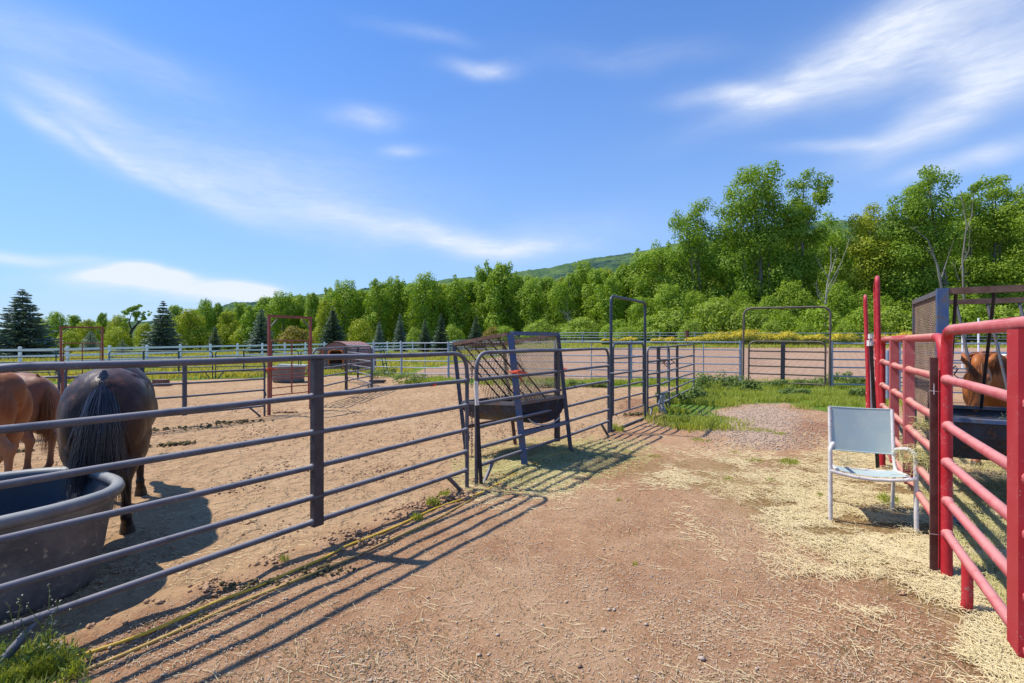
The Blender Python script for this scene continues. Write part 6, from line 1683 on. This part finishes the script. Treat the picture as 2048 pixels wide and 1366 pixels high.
straws('straw', x, y, .10, .0012, 'straw', 'single straw stems scattered over the bare alley soil', GS, lift=.008)
x, y = region_points(1500, 3.2, 9, (-.95,.2), lambda X, Y: (sideL(X,Y) < -.1)*.6, GS, 1.2)
straws('straw', x, y, .05, .0016, 'straw', 'short chaff scattered over the corral soil', GS, lift=.005)
x, y = region_points(12500, 2.1, 8, (-.95,1.0), lambda X, Y: (sideL(X,Y) > .1)*(.3+.7*sstep(.38,.6,clumped(X,Y,1.8,131))), GS, 1.4)
straws('chaff', x, y, .020, .0015, 'chaff', 'fine broken chaff and stem bits trodden over the alley', GS, lift=.004, cat='chaff')
x, y = region_points(7000, 2.1, 7, (-.95,1.0), lambda X, Y: (sideL(X,Y) > .1)*(.2+.8*sstep(.42,.6,clumped(X,Y,2.3,137))), GS, 1.4)
straws('twigs', x, y, .018, .0018, 'manure', 'dark crumbs and twig bits trodden over the alley', GS, lift=.004, cat='twigs')
# hay tufts caught on the red rails
def hay_clump(label, c, r, n, mat='hay'):
    c = Vector(c); g = np.random.default_rng(int(c.x*100)); x = c.x+g.normal(0,1,n)*r*.5; y = c.y+g.normal(0,1,n)*r*.5
    V = []; F = []; A = []
    P = np.stack([x, y, c.z+g.normal(0,1,n)*r*.35], 1); d = rdir(n, g)*g.uniform(.04,.10,(n,1)); d[:,2] *= .5
    s = np.cross(d, rdir(n, g)); s /= np.linalg.norm(s,axis=1,keepdims=True); s *= .0018
    Vv = np.stack([P-d-s, P-d+s, P+s+np.array([0,0,.012]), P-s+np.array([0,0,.012]), P+d+s, P+d-s], 1).reshape(-1,3)
    i = np.arange(n)[:,None]*6; F = np.stack([i+np.array([[0,1,2,3]]), i+np.array([[3,2,4,5]])], 1).reshape(-1,4)
    o = npmesh('hay_clump', Vv, F, MAT[mat], attr=np.repeat(g.random(n),2)); return tag(o, label, 'hay')
w_ = onR(1838); hay_clump('tangle of green hay caught on the middle rail of the worn red panel', w_+Vector((.03,0,.60)), .15, 420)
w_ = onR(1850); hay_clump('small wisp of hay caught on the upper rail of the worn red panel', w_+Vector((.05,.05,.92)), .07, 120)
P_, e1_, e2_ = GF
hay_clump('hay piled in the trough of the tall grey feeder', P_+e1_*.62+e2_*.15+Vector((0,0,.86)), .13, 260)
hay_clump('loose hay on the seat of the patio chair', at(1735, 1035)+Vector((.03,.28,.44)), .09, 60, 'straw')

# stones, clods, droppings: low polyhedra
def stones(name, x, y, r, mat, label, g, flat=.6, cat='gravel', kind='stuff', sink=.3):
    n = len(x); z = gz(x, y); base = np.array([[1,0,0],[0,1,0],[-1,0,0],[0,-1,0],[0,0,1],[0,0,-1],[.7,.7,.5],[-.7,.6,.5],[-.6,-.7,.55],[.7,-.6,.45]])
    fc = np.array([[0,6,4,9],[0,1,6,0],[1,7,4,6],[1,2,7,1],[2,8,4,7],[2,3,8,2],[3,9,4,8],[3,0,9,3]])
    tri = np.array([[0,6,9],[6,4,9],[0,1,6],[1,7,6],[7,4,6],[1,2,7],[2,8,7],[8,4,7],[2,3,8],[3,9,8],[9,4,8],[3,0,9],[0,5,1],[1,5,2],[2,5,3],[3,5,0]])
    a = g.uniform(0, 6.283, n); c, s = np.cos(a), np.sin(a)
    jit = 1 + g.normal(0, .25, (n, 10, 3)); B = base[None]*jit*(r[:,None,None]); B[:,:,0] *= g.uniform(.7,1.4,(n,1)); B[:,:,2] *= flat*g.uniform(.6,1.3,(n,1))
    X = B[:,:,0]*c[:,None]-B[:,:,1]*s[:,None]+x[:,None]; Y = B[:,:,0]*s[:,None]+B[:,:,1]*c[:,None]+y[:,None]; Z = B[:,:,2]+z[:,None]+(r*flat*(1-sink))[:,None]
    V = np.stack([X,Y,Z],-1).reshape(-1,3); F = (np.arange(n)[:,None,None]*10+tri[None]).reshape(-1,3)
    o = npmesh(name, V, F, MAT[mat], attr=np.repeat(g.random(n), 16)); return tag(o, label, cat, kind=kind)
x, y = region_points(20000, 2.1, 7.5, (-1.0,1.05), lambda X, Y: (sideL(X,Y) > .05)*(.25+.75*sstep(.4,.6,clumped(X,Y,1.5,111)))*(1-.8*np.clip(.5+sdpoly(P_STRAW2,X,Y),0,1)), GS, 1.5)
stones('gravel', x, y, .0016+.0036*GS.random(len(x))**3 + .0003*y, 'pebble', 'small pebbles and grit scattered over the alley', GS)
x, y = region_points(260, 2.1, 8, (-1.0,1.0), lambda X, Y: (sideL(X,Y) > .05)*1.0, GS, 1.4)
stones('gravel', x, y, .005+.009*GS.random(len(x))**3, 'pebble', 'larger loose stones lying here and there on the alley', GS)
x, y = region_points(3200, 7.4, 13, (.25,.68), lambda X, Y: np.clip(.5+sdpoly(P_GRAV, X, Y)/.6*.5, 0, 1), GS, 1.2)
stones('gravel', x, y, .008+.008*GS.random(len(x)), 'pebble', 'pale gravel patch between the grass and the straw', GS)
x, y = region_points(3000, 2.3, 14, (-1.1,.25), lambda X, Y: (sideL(X,Y) < -.1)*sstep(.42,.62,clumped(X,Y,1.3,113)), GS, 1.3)
stones('clods', x, y, .004+.011*GS.random(len(x))**3+.0006*y, 'clod', 'small crumbs of trodden soil across the corral', GS, cat='soil')
# ridge of clods under the panels
n = 4200; px_ = GS.uniform(60, 930, n); q = [onL(p) for p in px_]; off = GS.normal(.0, .075, n) - .02
x = np.array([p.x for p in q]) + LD.y*off; y = np.array([p.y for p in q]) - LD.x*off
keep = (GS.random(n) < sstep(.33,.6,clumped(x,y,1.6,117))*(px_ > 400) + .03)
x, y = x[keep], y[keep]
stones('clods', x, y, .003+.016*GS.random(len(x))**3.5, 'clod', 'ridge of dark crumbled soil along the yellow hoses', GS, flat=.8, cat='soil')
# droppings and trodden dark heaps, each heap a thing
HP = [(255,885,.16,.3,'dark flat dropping heap right of the dark horse'),(375,856,.35,.9,'long trodden row of dark soil beyond the dark horse'),(465,845,.30,.7,'dark trodden heap left of the rust red gate'),(570,826,.10,.3,'small clod of soil under the rust red gate'),
 (345,910,.12,.25,'scattered dark crumbs at the middle of the near pen'),(1268,830,.22,.4,'dark damp droppings inside the walk through gate'),(960,962,.10,.2,'reddish soil heap at the foot of the two near panels'),(910,1000,.12,.25,'loose soil heap beside the end foot of the near panel'),
 (505,1178,.12,.3,'crumbled dark soil heap beside the yellow hose'),(640,1145,.16,.35,'dark crumbled heap below the channel of the near panel'),(740,1085,.14,.3,'grey brown crumbled heap along the hose'),(1820,1150,.05,.06,'reddish clod lying in the straw left of the red posts'),(1808,1188,.055,.07,'lower reddish clod in the straw left of the red posts'),
 (405,1235,.03,.04,'dark dropping close to the yellow hose'),(350,890,.14,.4,'dark droppings right of the dark horse hooves'),(20,905,.12,.3,'dark heap seen between the chestnut horses and the rail')]
for (a_, b_, rr, ln, lb) in HP:
    c = at(a_, b_); n = 90 if rr > .08 else 22; th = GS.normal(0,1,n)*ln*.4; tw = GS.normal(0,1,n)*rr*.35
    x = c.x+th*.9; y = c.y+tw+th*.25; sc_ = min(1.4, max(.5, c.y/5))
    mt = 'manure' if 'dark' in lb else 'clod'
    o = stones('soil_heap', x, y, (.006+.020*GS.random(n)**2)*sc_*(1 if rr > .06 else .9), mt, lb, GS, flat=.75, cat='soil heap', kind='stuff', sink=.1)
# pale quartz stone, flat plastic scrap, dark chip
for (a_, b_, r_, mt, lb) in ((1404,1322,.022,'pebble','flat pale plastic scrap lying on the alley at the bottom'),(1380,1205,.010,'pebble','small white stone on the alley below the middle'),(1157,1332,.018,'clod','smooth reddish stone near the bottom of the picture'),(253,1112,.022,'clod','bluish dark chip lying in the shade of the dark horse')):
    c = at(a_, b_); stones('stone', np.array([c.x]), np.array([c.y]), np.array([r_]), mt, lb, GS, flat=.5, cat='stone', kind='thing')
